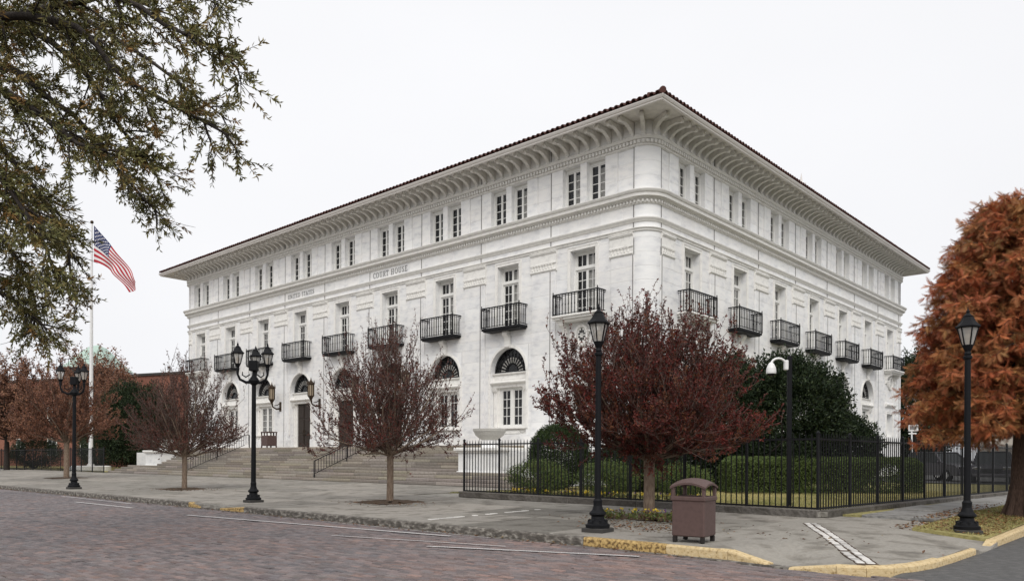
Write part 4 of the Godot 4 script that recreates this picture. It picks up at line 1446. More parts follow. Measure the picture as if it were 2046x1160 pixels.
# ---------------------------------------------------------------- steps
func steps() -> void:
	var rng := RandomNumberGenerator.new()
	rng.seed = 21
	var root := thing("entrance_steps", Vector3.ZERO, "wide flight of tan stone steps rising to the courthouse doors", "steps")
	var xa := -40.7
	var xb := -7.7
	var n := 13
	var z0 := 6.6
	var tr := 0.36
	var core := MB.new()
	core.col = Color(0.30, 0.265, 0.22)
	core.bx(Vector3(-46.4, 0.0, 0.3), Vector3(-2.4, 0.55, z0 - tr * 4 - 0.04))
	for k in n:
		core.bx(Vector3(xa + 0.02, 0.0, 0.0), Vector3(xb - 0.02, 0.15 + 0.15 * (k + 1) - 0.03, z0 - tr * k - 0.03)) if k == n - 1 else core.bx(Vector3(xa + 0.02, 0.05, z0 - tr * (k + 1) - 0.03), Vector3(xb - 0.02, 0.15 + 0.15 * (k + 1) - 0.03, z0 - tr * k - 0.03))
	part(root, "core", core, M.step_stone)
	for k in n - 1:
		var x := xa if k > 3 else -46.4 + 0.36 * k
		var x_to := xb if k > 3 else -2.4 - 0.36 * k
		while x < x_to - 0.05:
			var l := minf(rng.randf_range(1.6, 2.6), x_to - x)
			if x_to - x - l < 0.8:
				l = x_to - x
			var b := MB.new()
			var g := rng.randf_range(0.20, 0.34)
			b.col = Color(g, g * rng.randf_range(0.86, 0.91), g * rng.randf_range(0.70, 0.80))
			b.cbox(Vector3.ZERO, Vector3(l - 0.014, 0.146, tr + 0.06), 0.02)
			part(root, "step_block", b, M.step_stone, Transform3D(Basis(Vector3.UP, rng.randf_range(-0.001, 0.001)), Vector3(x + l / 2, 0.15 + 0.15 * (k + 0.5) + rng.randf_range(-0.004, 0.004), z0 - tr * (k + 0.5) - 0.02)))
			x += l
	# landing
	var x := xa
	while x < xb - 0.05:
		var l := minf(3.0, xb - x)
		var b := MB.new()
		var g := rng.randf_range(0.24, 0.32)
		b.col = Color(g * 1.1, g * 0.95, g * 0.78)
		b.cbox(Vector3.ZERO, Vector3(l - 0.01, 0.15, z0 - tr * (n - 1) + 0.1), 0.014)
		part(root, "landing_slab", b, M.step_stone, Transform3D(Basis.IDENTITY, Vector3(x + l / 2, 2.025, (z0 - tr * (n - 1) + 0.05) / 2)))
		x += l
	# cheek walls with capstones
	for e in [[-7.7, -5.0], [-43.4, -40.7]]:
		var b := MB.new()
		b.col = Color(0.93, 0.93, 0.925)
		var cxm: float = (e[0] + e[1]) / 2
		b.cbox(Vector3(cxm, 1.0, 2.45), Vector3(2.68, 1.5, 4.9), 0.02)
		b.cbox(Vector3(cxm, 0.62, 2.47), Vector3(2.80, 0.36, 5.02), 0.03)
		var cw := part(root, "cheek_wall", b, M.marble)
		b = MB.new()
		b.cbox(Vector3(cxm, 1.84, 2.5), Vector3(2.98, 0.16, 5.2), 0.03)
		b.cbox(Vector3(cxm, 1.73, 2.5), Vector3(2.82, 0.08, 5.04), 0.02)
		part(cw, "capstone", b, M.marble_trim)
	# retaining walls carrying the planted terrace either side
	for e in [[-5.0, -2.2], [-46.6, -43.4]]:
		var b := MB.new()
		b.col = Color(0.8, 0.8, 0.79)
		b.cbox(Vector3((e[0] + e[1]) / 2, 0.95, 2.2), Vector3(e[1] - e[0] - 0.02, 1.6, 4.2), 0.02)
		part(root, "retaining_wall", b, M.marble)

func bowl_planter(label: String, at: Vector3) -> void:
	var root := thing("bowl_planter", at, label, "planter", "stone bowls beside the steps")
	var b := MB.new()
	b.lathe([Vector2(0.0, 0.0), Vector2(0.42, 0.0), Vector2(0.42, 0.10), Vector2(0.34, 0.14), Vector2(0.30, 0.30), Vector2(0.36, 0.36)], Vector3.ZERO, 28)
	part(root, "pedestal", b, M.step_stone)
	b = MB.new()
	b.lathe([Vector2(0.0, 0.34), Vector2(0.30, 0.34), Vector2(0.50, 0.44), Vector2(0.68, 0.60), Vector2(0.76, 0.76), Vector2(0.79, 0.78), Vector2(0.80, 0.90), Vector2(0.74, 0.90), Vector2(0.70, 0.80), Vector2(0.0, 0.78)], Vector3.ZERO, 36)
	part(root, "bowl", b, M.bowl)

func handrail(label: String, x: float) -> void:
	var root := thing("handrail", Vector3(x, 0, 0), label, "handrail", "iron handrails on the steps")
	var rise := 0.15 / 0.36
	var top := func(z: float) -> float: return 0.15 + minf(1.95, maxf(0.0, (6.6 - z) * rise)) + 0.95
	var za := 6.3
	var zb := 1.6
	var r := MB.new()
	r.bar(Vector3(0, top.call(za), za), Vector3(0, top.call(1.95), 1.95), 0.05, 0.04)
	r.bar(Vector3(0, top.call(1.95), 1.95), Vector3(0, top.call(zb), zb), 0.05, 0.04)
	r.bar(Vector3(0, top.call(za) - 0.72, za), Vector3(0, top.call(1.95) - 0.72, 1.95), 0.035, 0.03)
	part(root, "rail", r, M.fence_iron)
	for z in [za, 4.1, zb]:
		var b := MB.new()
		b.box(Vector3(0, top.call(z) - 0.52, z), Vector3(0.05, 1.02, 0.05))
		part(root, "post", b, M.fence_iron)
	var bb := MB.new()
	bb.box(Vector3(0, -0.36, 0), Vector3(0.022, 0.70, 0.022))
	var me := bb.mesh()
	var n := 26
	for k in n:
		var z := lerpf(za, zb, (k + 0.5) / n)
		inst(root, "baluster", me, M.fence_iron, Transform3D(Basis.IDENTITY, Vector3(0, top.call(z), z)))

# ---------------------------------------------------------------- street furniture
func lantern_parts(root: Node3D, at: Vector3, s: float, m: Material) -> void:
	# hexagonal lantern, 0.84 high at s = 1, its foot at the given point
	var b := MB.new()
	b.t = Transform3D(Basis.from_scale(Vector3.ONE * s), at)
	b.lathe([Vector2(0.05, 0.0), Vector2(0.07, 0.05), Vector2(0.055, 0.10), Vector2(0.10, 0.20), Vector2(0.115, 0.24), Vector2(0.0, 0.24)], Vector3.ZERO, 14)
	for k in 6:
		var a := TAU * k / 6 + 0.3
		var d := Vector3(cos(a), 0, sin(a))
		b.bar(d * 0.105 + Vector3.UP * 0.23, d * 0.205 + Vector3.UP * 0.62, 0.022, 0.022)
	var frame := part(root, "lantern", b, m)
	b = MB.new()
	b.t = Transform3D(Basis.from_scale(Vector3.ONE * s), at)
	b.lathe([Vector2(0.215, 0.60), Vector2(0.245, 0.62), Vector2(0.245, 0.645), Vector2(0.20, 0.68), Vector2(0.145, 0.75), Vector2(0.115, 0.82), Vector2(0.11, 0.835)], Vector3.ZERO, 6, 0.3, true)
	b.lathe([Vector2(0.24, 0.62), Vector2(0.0, 0.60)], Vector3.ZERO, 6, 0.3, true)
	b.lathe([Vector2(0.09, 0.83), Vector2(0.10, 0.86), Vector2(0.06, 0.89), Vector2(0.03, 0.93), Vector2(0.04, 0.96), Vector2(0.015, 1.0), Vector2(0.0, 1.07)], Vector3.ZERO, 12)
	part(frame, "lantern_roof", b, m)
	b = MB.new()
	b.t = Transform3D(Basis.from_scale(Vector3.ONE * s), at)
	b.lathe([Vector2(0.098, 0.235), Vector2(0.196, 0.61)], Vector3.ZERO, 6, 0.3, true)
	part(frame, "lantern_glass", b, M.lamp_glass)
	b = MB.new()
	b.t = Transform3D(Basis.from_scale(Vector3.ONE * s), at)
	b.lathe([Vector2(0.0, 0.24), Vector2(0.045, 0.25), Vector2(0.05, 0.34), Vector2(0.07, 0.40), Vector2(0.05, 0.48), Vector2(0.0, 0.50)], Vector3.ZERO, 12)
	part(frame, "lamp_globe", b, M.opal)

func post_base(root: Node3D) -> void:
	var b := MB.new()
	b.cbox(Vector3(0, 0.03, 0), Vector3(0.46, 0.10, 0.46), 0.012)
	part(root, "plinth", b, M.dark_cap)
	b = MB.new()
	b.lathe([Vector2(0.23, 0.08), Vector2(0.235, 0.14), Vector2(0.20, 0.16), Vector2(0.19, 0.20), Vector2(0.13, 0.25), Vector2(0.12, 0.30), Vector2(0.165, 0.34), Vector2(0.16, 0.37), Vector2(0.11, 0.42), Vector2(0.085, 0.50), Vector2(0.085, 0.58)], Vector3.ZERO, 16, 0.2)
	for k in 8:
		var a := TAU * k / 8
		b.cbox(Vector3(cos(a) * 0.17, 0.19, sin(a) * 0.17), Vector3(0.05, 0.10, 0.05), 0.01, Basis(Vector3.UP, -a))
	part(root, "base", b, M.lamp_iron)

func post_shaft(root: Node3D, top: float, r: float) -> void:
	var b := MB.new()
	var prof := [Vector2(0.085, 0.55), Vector2(0.09, 0.60), Vector2(r, 0.64), Vector2(r * 0.86, top)]
	b.lathe(prof, Vector3.ZERO, 18)
	b.lathe([Vector2(r * 0.9, top), Vector2(r * 1.3, top + 0.02), Vector2(r * 1.3, top + 0.06), Vector2(r * 0.8, top + 0.08)], Vector3.ZERO, 18)
	part(root, "post", b, M.lamp_iron)

func single_lamp(label: String, at: Vector3, turn: float) -> void:
	var root := thing("street_lamp", at, label, "street lamp", "single lantern street lamps", turn)
	post_base(root)
	post_shaft(root, 3.36, 0.062)
	lantern_parts(root, Vector3(0, 3.42, 0), 0.90, M.lamp_iron)

func triple_lamp(label: String, at: Vector3) -> Node3D:
	var root := thing("triple_street_lamp", at, label, "street lamp", "three armed street lamps")
	post_base(root)
	post_shaft(root, 3.66, 0.075)
	var b := MB.new()
	b.lathe([Vector2(0.06, 3.62), Vector2(0.14, 3.68), Vector2(0.17, 3.76), Vector2(0.12, 3.84), Vector2(0.06, 3.92), Vector2(0.05, 4.05), Vector2(0.0, 4.1)], Vector3.ZERO, 14)
	part(root, "hub", b, M.lamp_iron)
	b = MB.new()
	b.cbox(Vector3(0.02, 4.22, 0.02), Vector3(0.26, 0.32, 0.20), 0.02, Basis(Vector3.UP, 0.74))
	part(root, "control_box", b, M.lamp_iron)
	var rt := Vector3(0.740, 0, -0.672)
	var tw := Vector3(0.672, 0, 0.740)
	for e in [[-0.40, 0.30], [0.45, 0.10], [-0.10, -0.46]]:
		var o: Vector3 = rt * e[0] + tw * e[1]
		var a := MB.new()
		a.tube(PackedVector3Array([Vector3(0, 3.72, 0), o * 0.5 + Vector3.UP * 3.70, o * 0.86 + Vector3.UP * 3.78, o + Vector3.UP * 3.93, o + Vector3.UP * 4.08]), PackedFloat32Array([0.05, 0.045, 0.04, 0.035, 0.05]), 8)
		a.tube(PackedVector3Array([o * 0.25 + Vector3.UP * 3.95, o * 0.5 + Vector3.UP * 3.86, o * 0.72 + Vector3.UP * 3.92, o * 0.7 + Vector3.UP * 4.02]), PackedFloat32Array([0.02, 0.022, 0.02, 0.012]), 6)
		part(root, "arm", a, M.lamp_iron)
		lantern_parts(root, o + Vector3.UP * 4.06, 0.82, M.lamp_iron)
	return root

func trash_can(label: String, at: Vector3, turn: float, s: float) -> void:
	var root := thing("trash_can", at, label, "trash can", "", turn)
	var a := 0.30 * s
	var b := MB.new()
	b.cbox(Vector3(0, 0.41 * s, 0), Vector3(2 * a - 0.03, 0.62 * s, 2 * a - 0.03), 0.02)
	part(root, "body", b, M.bin_brown)
	b = MB.new()
	b.cbox(Vector3(0, 0.735 * s, 0), Vector3(2 * a + 0.01, 0.075 * s, 2 * a + 0.01), 0.014)
	part(root, "rim", b, M.bin_brown)
	for x in [-1.0, 1.0]:
		for z in [-1.0, 1.0]:
			b = MB.new()
			b.cbox(Vector3(x * (a - 0.06), 0.05 * s, z * (a - 0.06)), Vector3(0.07, 0.10 * s, 0.07), 0.01)
			part(root, "foot", b, M.bin_dark)
			b = MB.new()
			b.cbox(Vector3(x * (a - 0.035), 0.86 * s, z * (a - 0.035)), Vector3(0.06, 0.20 * s, 0.06), 0.012)
			part(root, "corner_post", b, M.bin_brown)
	b = MB.new()
	var n := 12
	var dome := func(u: float, v: float, d: float) -> Vector3: return Vector3(u * (a + 0.012), s * (0.93 + 0.075 * ((1 - u * u) + (1 - v * v) * (0.9 if absf(u) > 0.99 else 1.0))) - d, v * (a + 0.012))
	for i in n:
		for j in n:
			var u0 := -1.0 + 2.0 * i / n
			var u1 := -1.0 + 2.0 * (i + 1) / n
			var v0 := -1.0 + 2.0 * j / n
			var v1 := -1.0 + 2.0 * (j + 1) / n
			b.quad(dome.call(u0, v1, 0.0), dome.call(u1, v1, 0.0), dome.call(u1, v0, 0.0), dome.call(u0, v0, 0.0))
			b.quad(dome.call(u0, v0, 0.035), dome.call(u1, v0, 0.035), dome.call(u1, v1, 0.035), dome.call(u0, v1, 0.035))
	for i in n:
		var u0 := -1.0 + 2.0 * i / n
		var u1 := -1.0 + 2.0 * (i + 1) / n
		b.quad(dome.call(u0, 1, 0.035), dome.call(u1, 1, 0.035), dome.call(u1, 1, 0), dome.call(u0, 1, 0))
		b.quad(dome.call(u1, -1, 0.035), dome.call(u0, -1, 0.035), dome.call(u0, -1, 0), dome.call(u1, -1, 0))
		b.quad(dome.call(1, u1, 0.035), dome.call(1, u0, 0.035), dome.call(1, u0, 0), dome.call(1, u1, 0))
		b.quad(dome.call(-1, u0, 0.035), dome.call(-1, u1, 0.035), dome.call(-1, u1, 0), dome.call(-1, u0, 0))
	part(root, "domed_lid", b, M.bin_brown)

func landing_bin() -> void:
	var root := thing("litter_bin", Vector3(-29.9, 2.1, 2.0), "brown square litter bin with open sides at its top on the landing", "litter bin")
	var b := MB.new()
	b.cbox(Vector3(0, 0.48, 0), Vector3(0.8, 0.72, 0.8), 0.03)
	part(root, "body", b, M.bin_brown)
	b = MB.new()
	b.cbox(Vector3(0, 1.08, 0), Vector3(0.84, 0.07, 0.84), 0.02)
	part(root, "lid", b, M.bin_brown)
	for x in [-0.36, 0.0, 0.36]:
		for z in [-0.36, 0.36]:
			b = MB.new()
			b.box(Vector3(x, 0.945, z), Vector3(0.07, 0.21, 0.07))
			part(root, "corner_post", b, M.bin_brown)
			if x != 0.0:
				b = MB.new()
				b.box(Vector3(x, 0.06, z), Vector3(0.08, 0.12, 0.08))
				part(root, "foot", b, M.bin_brown)

func fence_run(label: String, pts: Array, gap: float, h: float, post_gap: float, y0: float, pointed := true) -> void:
	var root := thing("iron_fence", Vector3(pts[0].x, 0, pts[0].y), label, "fence", "black iron fences round the courthouse grounds")
	var org: Vector2 = pts[0]
	var pk := MB.new()
	pk.box(Vector3(0, h / 2 - 0.04, 0), Vector3(0.022, h - 0.16, 0.022))
	if pointed:
		pk.lathe([Vector2(0.016, h - 0.12), Vector2(0.012, h - 0.03), Vector2(0.0, h + 0.04)], Vector3.ZERO, 4, PI / 4, true)
	var me := pk.mesh()
	var pm := MB.new()
	pm.cbox(Vector3(0, h / 2 - 0.05, 0), Vector3(0.062, h + 0.1, 0.062), 0.008)
	pm.lathe([Vector2(0.05, h), Vector2(0.05, h + 0.03), Vector2(0.0, h + 0.08)], Vector3.ZERO, 4, PI / 4, true)
	var pme := pm.mesh()
	for k in pts.size() - 1:
		var a: Vector2 = pts[k] - org
		var b: Vector2 = pts[k + 1] - org
		var l := (b - a).length()
		var ang := -(b - a).angle()
		for y in [0.13, h - 0.12]:
			var r := MB.new()
			r.bar(Vector3(a.x, y0 + y, a.y), Vector3(b.x, y0 + y, b.y), 0.03, 0.045)
			part(root, "rail", r, M.fence_iron)
		var np := maxi(1, roundi(l / post_gap))
		for q in np + 1:
			if q == 0 and k > 0:
				continue
			var p := a.lerp(b, float(q) / np)
			inst(root, "post", pme, M.fence_iron, Transform3D(Basis(Vector3.UP, ang), Vector3(p.x, y0, p.y)))
		var n := roundi(l / gap)
		for q in range(1, n):
			var p := a.lerp(b, float(q) / n)
			inst(root, "picket", me, M.fence_iron, Transform3D(Basis(Vector3.UP, ang), Vector3(p.x, y0, p.y)))

func fence_kerb(a: Vector2, b: Vector2, y: float) -> void:
	var rng := RandomNumberGenerator.new()
	rng.seed = int(a.x * 100)
	var l := (b - a).length()
	var n := maxi(1, roundi(l / 2.4))
	var core := MB.new()
	core.col = Color(0.30, 0.285, 0.255)
	core.bar(Vector3(a.x, y - 0.08, a.y), Vector3(b.x, y - 0.08, b.y), 0.16, 0.12)
	var root := struct("edging_kerb", core, M.concrete)
	for k in n:
		var p := a.lerp(b, float(k) / n)
		var q := a.lerp(b, float(k + 1) / n)
		var mb := MB.new()
		var g := rng.randf_range(0.10, 0.15)
		mb.col = Color(g, g * 0.92, g * 0.82)
		mb.cbox(Vector3.ZERO, Vector3(l / n - 0.01, 0.20, 0.20), 0.02)
		part(root, "kerb_stone", mb, M.concrete, Transform3D(Basis(Vector3.UP, -(b - a).angle()), Vector3((p.x + q.x) / 2, y - 0.08, (p.y + q.y) / 2)))

func camera_pole() -> void:
	var root := thing("camera_pole", Vector3(11.25, 0.17, 11.11), "square black pole with a white dome camera hung from a gooseneck arm", "camera pole")
	var b := MB.new()
	b.cbox(Vector3(0, 1.95, 0), Vector3(0.115, 4.0, 0.115), 0.012, Basis(Vector3.UP, 0.6))
	part(root, "pole", b, M.lamp_iron)
	b = MB.new()
	b.cbox(Vector3(0, 0.02, 0), Vector3(0.24, 0.04, 0.24), 0.008, Basis(Vector3.UP, 0.6))
	part(root, "base_plate", b, M.lamp_iron)
	var d := Vector3(-0.740, 0, 0.672)
	b = MB.new()
	var pts := PackedVector3Array()
	for k in 9:
		var a := PI * k / 8
		pts.append(d * (0.10 + 0.19 * (1 - cos(a))) + Vector3.UP * (3.72 + 0.16 * sin(a)))
	b.tube(pts, PackedFloat32Array([0.03, 0.03, 0.03, 0.03, 0.03, 0.03, 0.03, 0.03, 0.04]), 8)
	b.cbox(d * 0.09 + Vector3.UP * 3.70, Vector3(0.10, 0.26, 0.14), 0.02, Basis(Vector3.UP, 0.74))
	part(root, "arm", b, M.white_plastic)
	b = MB.new()
	b.lathe([Vector2(0.125, 3.48), Vector2(0.13, 3.52), Vector2(0.12, 3.62), Vector2(0.08, 3.72), Vector2(0.04, 3.77), Vector2(0.0, 3.78)], d * 0.48, 20)
	b.lathe([Vector2(0.0, 3.485), Vector2(0.125, 3.48)], d * 0.48, 20)
	var h := part(root, "camera_housing", b, M.white_plastic)
	b = MB.new()
	b.lathe([Vector2(0.0, 3.40), Vector2(0.05, 3.41), Vector2(0.085, 3.45), Vector2(0.10, 3.48)], d * 0.48, 18)
	part(h, "dome", b, M.dome_glass)

func wall_lantern(label: String, x: float) -> void:
	var root := thing("wall_lantern", Vector3(x, 0, 0.06), label, "wall lantern", "bronze lanterns flanking the doors")
	root.scale = Vector3(0.85, 1.0, 0.85)
	var b := MB.new()
	b.cbox(Vector3(0, 5.15, 0.03), Vector3(0.30, 0.7, 0.06), 0.02)
	b.tube(PackedVector3Array([Vector3(0, 5.0, 0.05), Vector3(0, 4.95, 0.4), Vector3(0, 5.1, 0.75), Vector3(0, 5.42, 0.85)]), PackedFloat32Array([0.07, 0.06, 0.06, 0.09]), 8)
	b.tube(PackedVector3Array([Vector3(0, 5.4, 0.05), Vector3(0, 5.25, 0.3), Vector3(0, 5.2, 0.6)]), PackedFloat32Array([0.03, 0.035, 0.03]), 6)
	part(root, "bracket", b, M.bronze)
	b = MB.new()
	b.lathe([Vector2(0.0, 5.38), Vector2(0.10, 5.40), Vector2(0.22, 5.58), Vector2(0.26, 5.60), Vector2(0.26, 5.66)], Vector3(0, 0, 0.85), 8, 0.4, true)
	b.lathe([Vector2(0.26, 6.40), Vector2(0.32, 6.44), Vector2(0.32, 6.50), Vector2(0.14, 6.62), Vector2(0.06, 6.72), Vector2(0.0, 6.95)], Vector3(0, 0, 0.85), 8, 0.4, true)
	for k in 8:
		var a := TAU * k / 8 + 0.4
		var d := Vector3(cos(a), 0, sin(a))
		b.bar(d * 0.25 + Vector3(0, 5.64, 0.85), d * 0.25 + Vector3(0, 6.42, 0.85), 0.035, 0.035)
		b.lathe([Vector2(0.03, 6.48), Vector2(0.02, 6.6), Vector2(0.0, 6.78)], d * 0.29 + Vector3(0, 0, 0.85), 5)
	part(root, "cage", b, M.bronze)
	b = MB.new()
	b.lathe([Vector2(0.22, 5.66), Vector2(0.22, 6.40)], Vector3(0, 0, 0.85), 8, 0.4, true)
	part(root, "glass", b, M.opal)

func flag_and_pole() -> void:
	var at := Vector3(-53.45, 0.16, 5.42)
	var root := thing("flagpole", at, "tall white flagpole rising beyond the steps on a round pale base", "flagpole")
	var b := MB.new()
	b.lathe([Vector2(0.19, 0.45), Vector2(0.17, 3.0), Vector2(0.15, 9.0), Vector2(0.10, 17.0), Vector2(0.07, 21.6)], Vector3.ZERO, 16)
	part(root, "pole", b, M.white_metal)
	b = MB.new()
	b.lathe([Vector2(0.0, 21.55), Vector2(0.10, 21.6), Vector2(0.15, 21.72), Vector2(0.10, 21.84), Vector2(0.0, 21.88)], Vector3.ZERO, 12)
	part(root, "ball", b, M.bronze)
	b = MB.new()
	b.lathe([Vector2(1.6, -0.1), Vector2(1.6, 0.38), Vector2(1.5, 0.45), Vector2(0.0, 0.45)], Vector3.ZERO, 32)
	b.lathe([Vector2(0.32, 0.44), Vector2(0.30, 0.55), Vector2(0.20, 0.62)], Vector3.ZERO, 16)
	part(root, "base", b, M.marble_trim)
	b = MB.new()
	b.tube(PackedVector3Array([Vector3(0.22, 1.2, 0.1), Vector3(0.14, 21.5, 0.06)]), PackedFloat32Array([0.008, 0.008]), 4)
	part(root, "halyard", b, M.white_metal)
	# the flag: printed cloth, hanging in folds from the hoist
	var w := 247
	var h := 130
	var im := Image.create(w, h, false, Image.FORMAT_RGB8)
	var red := Color(0.40, 0.022, 0.035).linear_to_srgb()
	var white := Color(0.72, 0.70, 0.70).linear_to_srgb()
	var blue := Color(0.022, 0.035, 0.11).linear_to_srgb()
	for k in 13:
		im.fill_rect(Rect2i(0, k * 10, w, 10), red if k % 2 == 0 else white)
	im.fill_rect(Rect2i(0, 0, 99, 70), blue)
	for r in 9:
		for c in (6 if r % 2 == 0 else 5):
			var cx := 99.0 * ((1 + 2 * c) if r % 2 == 0 else (2 + 2 * c)) / 12.0
			var cy := 7.0 * (r + 1)
			for yy in range(-5, 6):
				for xx in range(-5, 6):
					var v := Vector2(xx, yy)
					var a := fposmod(v.angle() + PI / 2 + PI / 5, TAU / 5) - PI / 5
					var lim := 4.2 * cos(PI / 5 * 2) / cos(PI / 5 * 2 - absf(a))
					lim = lerpf(4.2, 1.8, absf(a) / (PI / 5))
					if v.length() <= lim:
						im.set_pixel(int(cx) + xx, int(cy) + yy, white)
	M.flag.albedo_texture = ImageTexture.create_from_image(im)
	M.flag.uv1_triplanar = false
	var f := MB.new()
	var nu := 40
	var nv := 20
	var grid := []
	# right as seen from the street corner and towards it
	var rt := Vector3(0.740, 0, -0.672)
	var tw := Vector3(0.672, 0, 0.740)
	for i in nu + 1:
		for j in nv + 1:
			var u := float(i) / nu
			var v := float(j) / nv
			var top := Vector2(3.75 * u * (1.0 - 0.04 * u), -4.95 * pow(u, 0.95) + 0.35 * sin(u * 3.1))
			var bot := Vector2(3.30 * u, -3.2 - 0.25 * sin(minf(u * 2.2, PI)) - 2.55 * u * u)
			var p := top.lerp(bot, v)
			var fold := 0.42 * sin(u * 7.0 - v * 3.6) * u + 0.22 * sin(u * 15.0 + v * 5.0) * u
			grid.append(rt * (p.x + 0.10 * sin(v * 6 + u * 9) * u) + Vector3.UP * p.y + tw * (fold + 0.9 * u * (v - 0.5)))
	for i in nu + 1:
		for j in nv + 1:
			var id := i * (nv + 1) + j
			var du: Vector3 = grid[mini(i + 1, nu) * (nv + 1) + j] - grid[maxi(i - 1, 0) * (nv + 1) + j]
			var dv: Vector3 = grid[i * (nv + 1) + mini(j + 1, nv)] - grid[i * (nv + 1) + maxi(j - 1, 0)]
			f.pt(grid[id], dv.cross(du), Vector2(float(i) / nu, float(j) / nv))
	for i in nu:
		for j in nv:
			var k := i * (nv + 1) + j
			f.ix.append_array([k, k + nv + 1, k + 1, k + 1, k + nv + 1, k + nv + 2])
	var fl := inst(self, numbered("flag"), f.mesh(), M.flag, Transform3D(Basis.IDENTITY, at + Vector3(0, 21.45, 0) + rt * 0.18))
	tag(fl, "American flag of stars and stripes drooping from the white pole", "flag")

func suv(called: String, label: String, at: Vector3, turn: float, paint: Material) -> void:
	var root := thing(called, at, label, "car", "", turn)
	# faces +z; profile of the body in (z, y)
	var b := MB.new()
	b.t = Transform3D(Basis(Vector3.UP, -PI / 2), Vector3.ZERO)
	b.prism(PackedVector2Array([Vector2(-2.3, 0.42), Vector2(-2.38, 0.7), Vector2(-2.34, 1.05), Vector2(-0.9, 1.12), Vector2(1.0, 1.08), Vector2(2.1, 0.98), Vector2(2.35, 0.80), Vector2(2.38, 0.5), Vector2(2.25, 0.36), Vector2(-2.1, 0.34)]), -0.94, 0.94)
	var body := part(root, "body", b, paint)
	b = MB.new()
	var lo := [Vector3(-0.92, 1.07, -2.25), Vector3(0.92, 1.07, -2.25), Vector3(0.92, 1.07, 1.05), Vector3(-0.92, 1.07, 1.05)]
	var hi := [Vector3(-0.72, 1.70, -2.0), Vector3(0.72, 1.70, -2.0), Vector3(0.72, 1.70, 0.25), Vector3(-0.72, 1.70, 0.25)]
	for k in 4:
		var l := (k + 1) % 4
		b.quad(lo[l], lo[k], hi[k], hi[l])
	part(root, "windows", b, M.car_glass)
	b = MB.new()
	b.cbox(Vector3(0, 1.72, -0.87), Vector3(1.48, 0.07, 2.3), 0.03)
	for k in 4:
		b.bar(lo[k], hi[k], 0.09, 0.09)
	part(root, "roof", b, paint)
	for x in [-0.86, 0.86]:
		for z in [-1.45, 1.45]:
			var wh := MB.new()
			wh.t = Transform3D(Basis(Vector3.BACK, PI / 2), Vector3(x, 0.36, z))
			wh.lathe([Vector2(0.0, -0.12), Vector2(0.33, -0.12), Vector2(0.36, -0.08), Vector2(0.36, 0.08), Vector2(0.33, 0.12), Vector2(0.0, 0.12)], Vector3.ZERO, 20)
			var w := part(root, "wheel", wh, M.rubber)
			wh = MB.new()
			wh.t = Transform3D(Basis(Vector3.BACK, PI / 2), Vector3(x, 0.36, z))
			wh.lathe([Vector2(0.0, -0.125), Vector2(0.21, -0.125), Vector2(0.22, 0.0), Vector2(0.21, 0.125), Vector2(0.0, 0.125)], Vector3.ZERO, 14)
			part(w, "rim", wh, M.chrome)
	for x in [-0.68, 0.68]:
		b = MB.new()
		b.cbox(Vector3(x, 0.82, 2.30), Vector3(0.40, 0.18, 0.12), 0.03)
		part(root, "headlight", b, M.chrome)
		b = MB.new()
		b.cbox(Vector3(x * 1.2, 0.98, -2.34), Vector3(0.16, 0.32, 0.1), 0.02)
		part(root, "tail_light", b, M.red_lens)
		b = MB.new()
		b.cbox(Vector3(x * 1.52, 1.16, 0.85), Vector3(0.16, 0.14, 0.10), 0.03)
		part(root, "wing_mirror", b, paint)
	b = MB.new()
	b.cbox(Vector3(0, 0.70, 2.37), Vector3(0.9, 0.22, 0.05), 0.015)
	part(root, "grille", b, M.rubber)
	b = MB.new()
	b.cbox(Vector3(0, 0.46, 2.36), Vector3(1.8, 0.16, 0.14), 0.03)
	part(root, "bumper", b, M.car_grey)

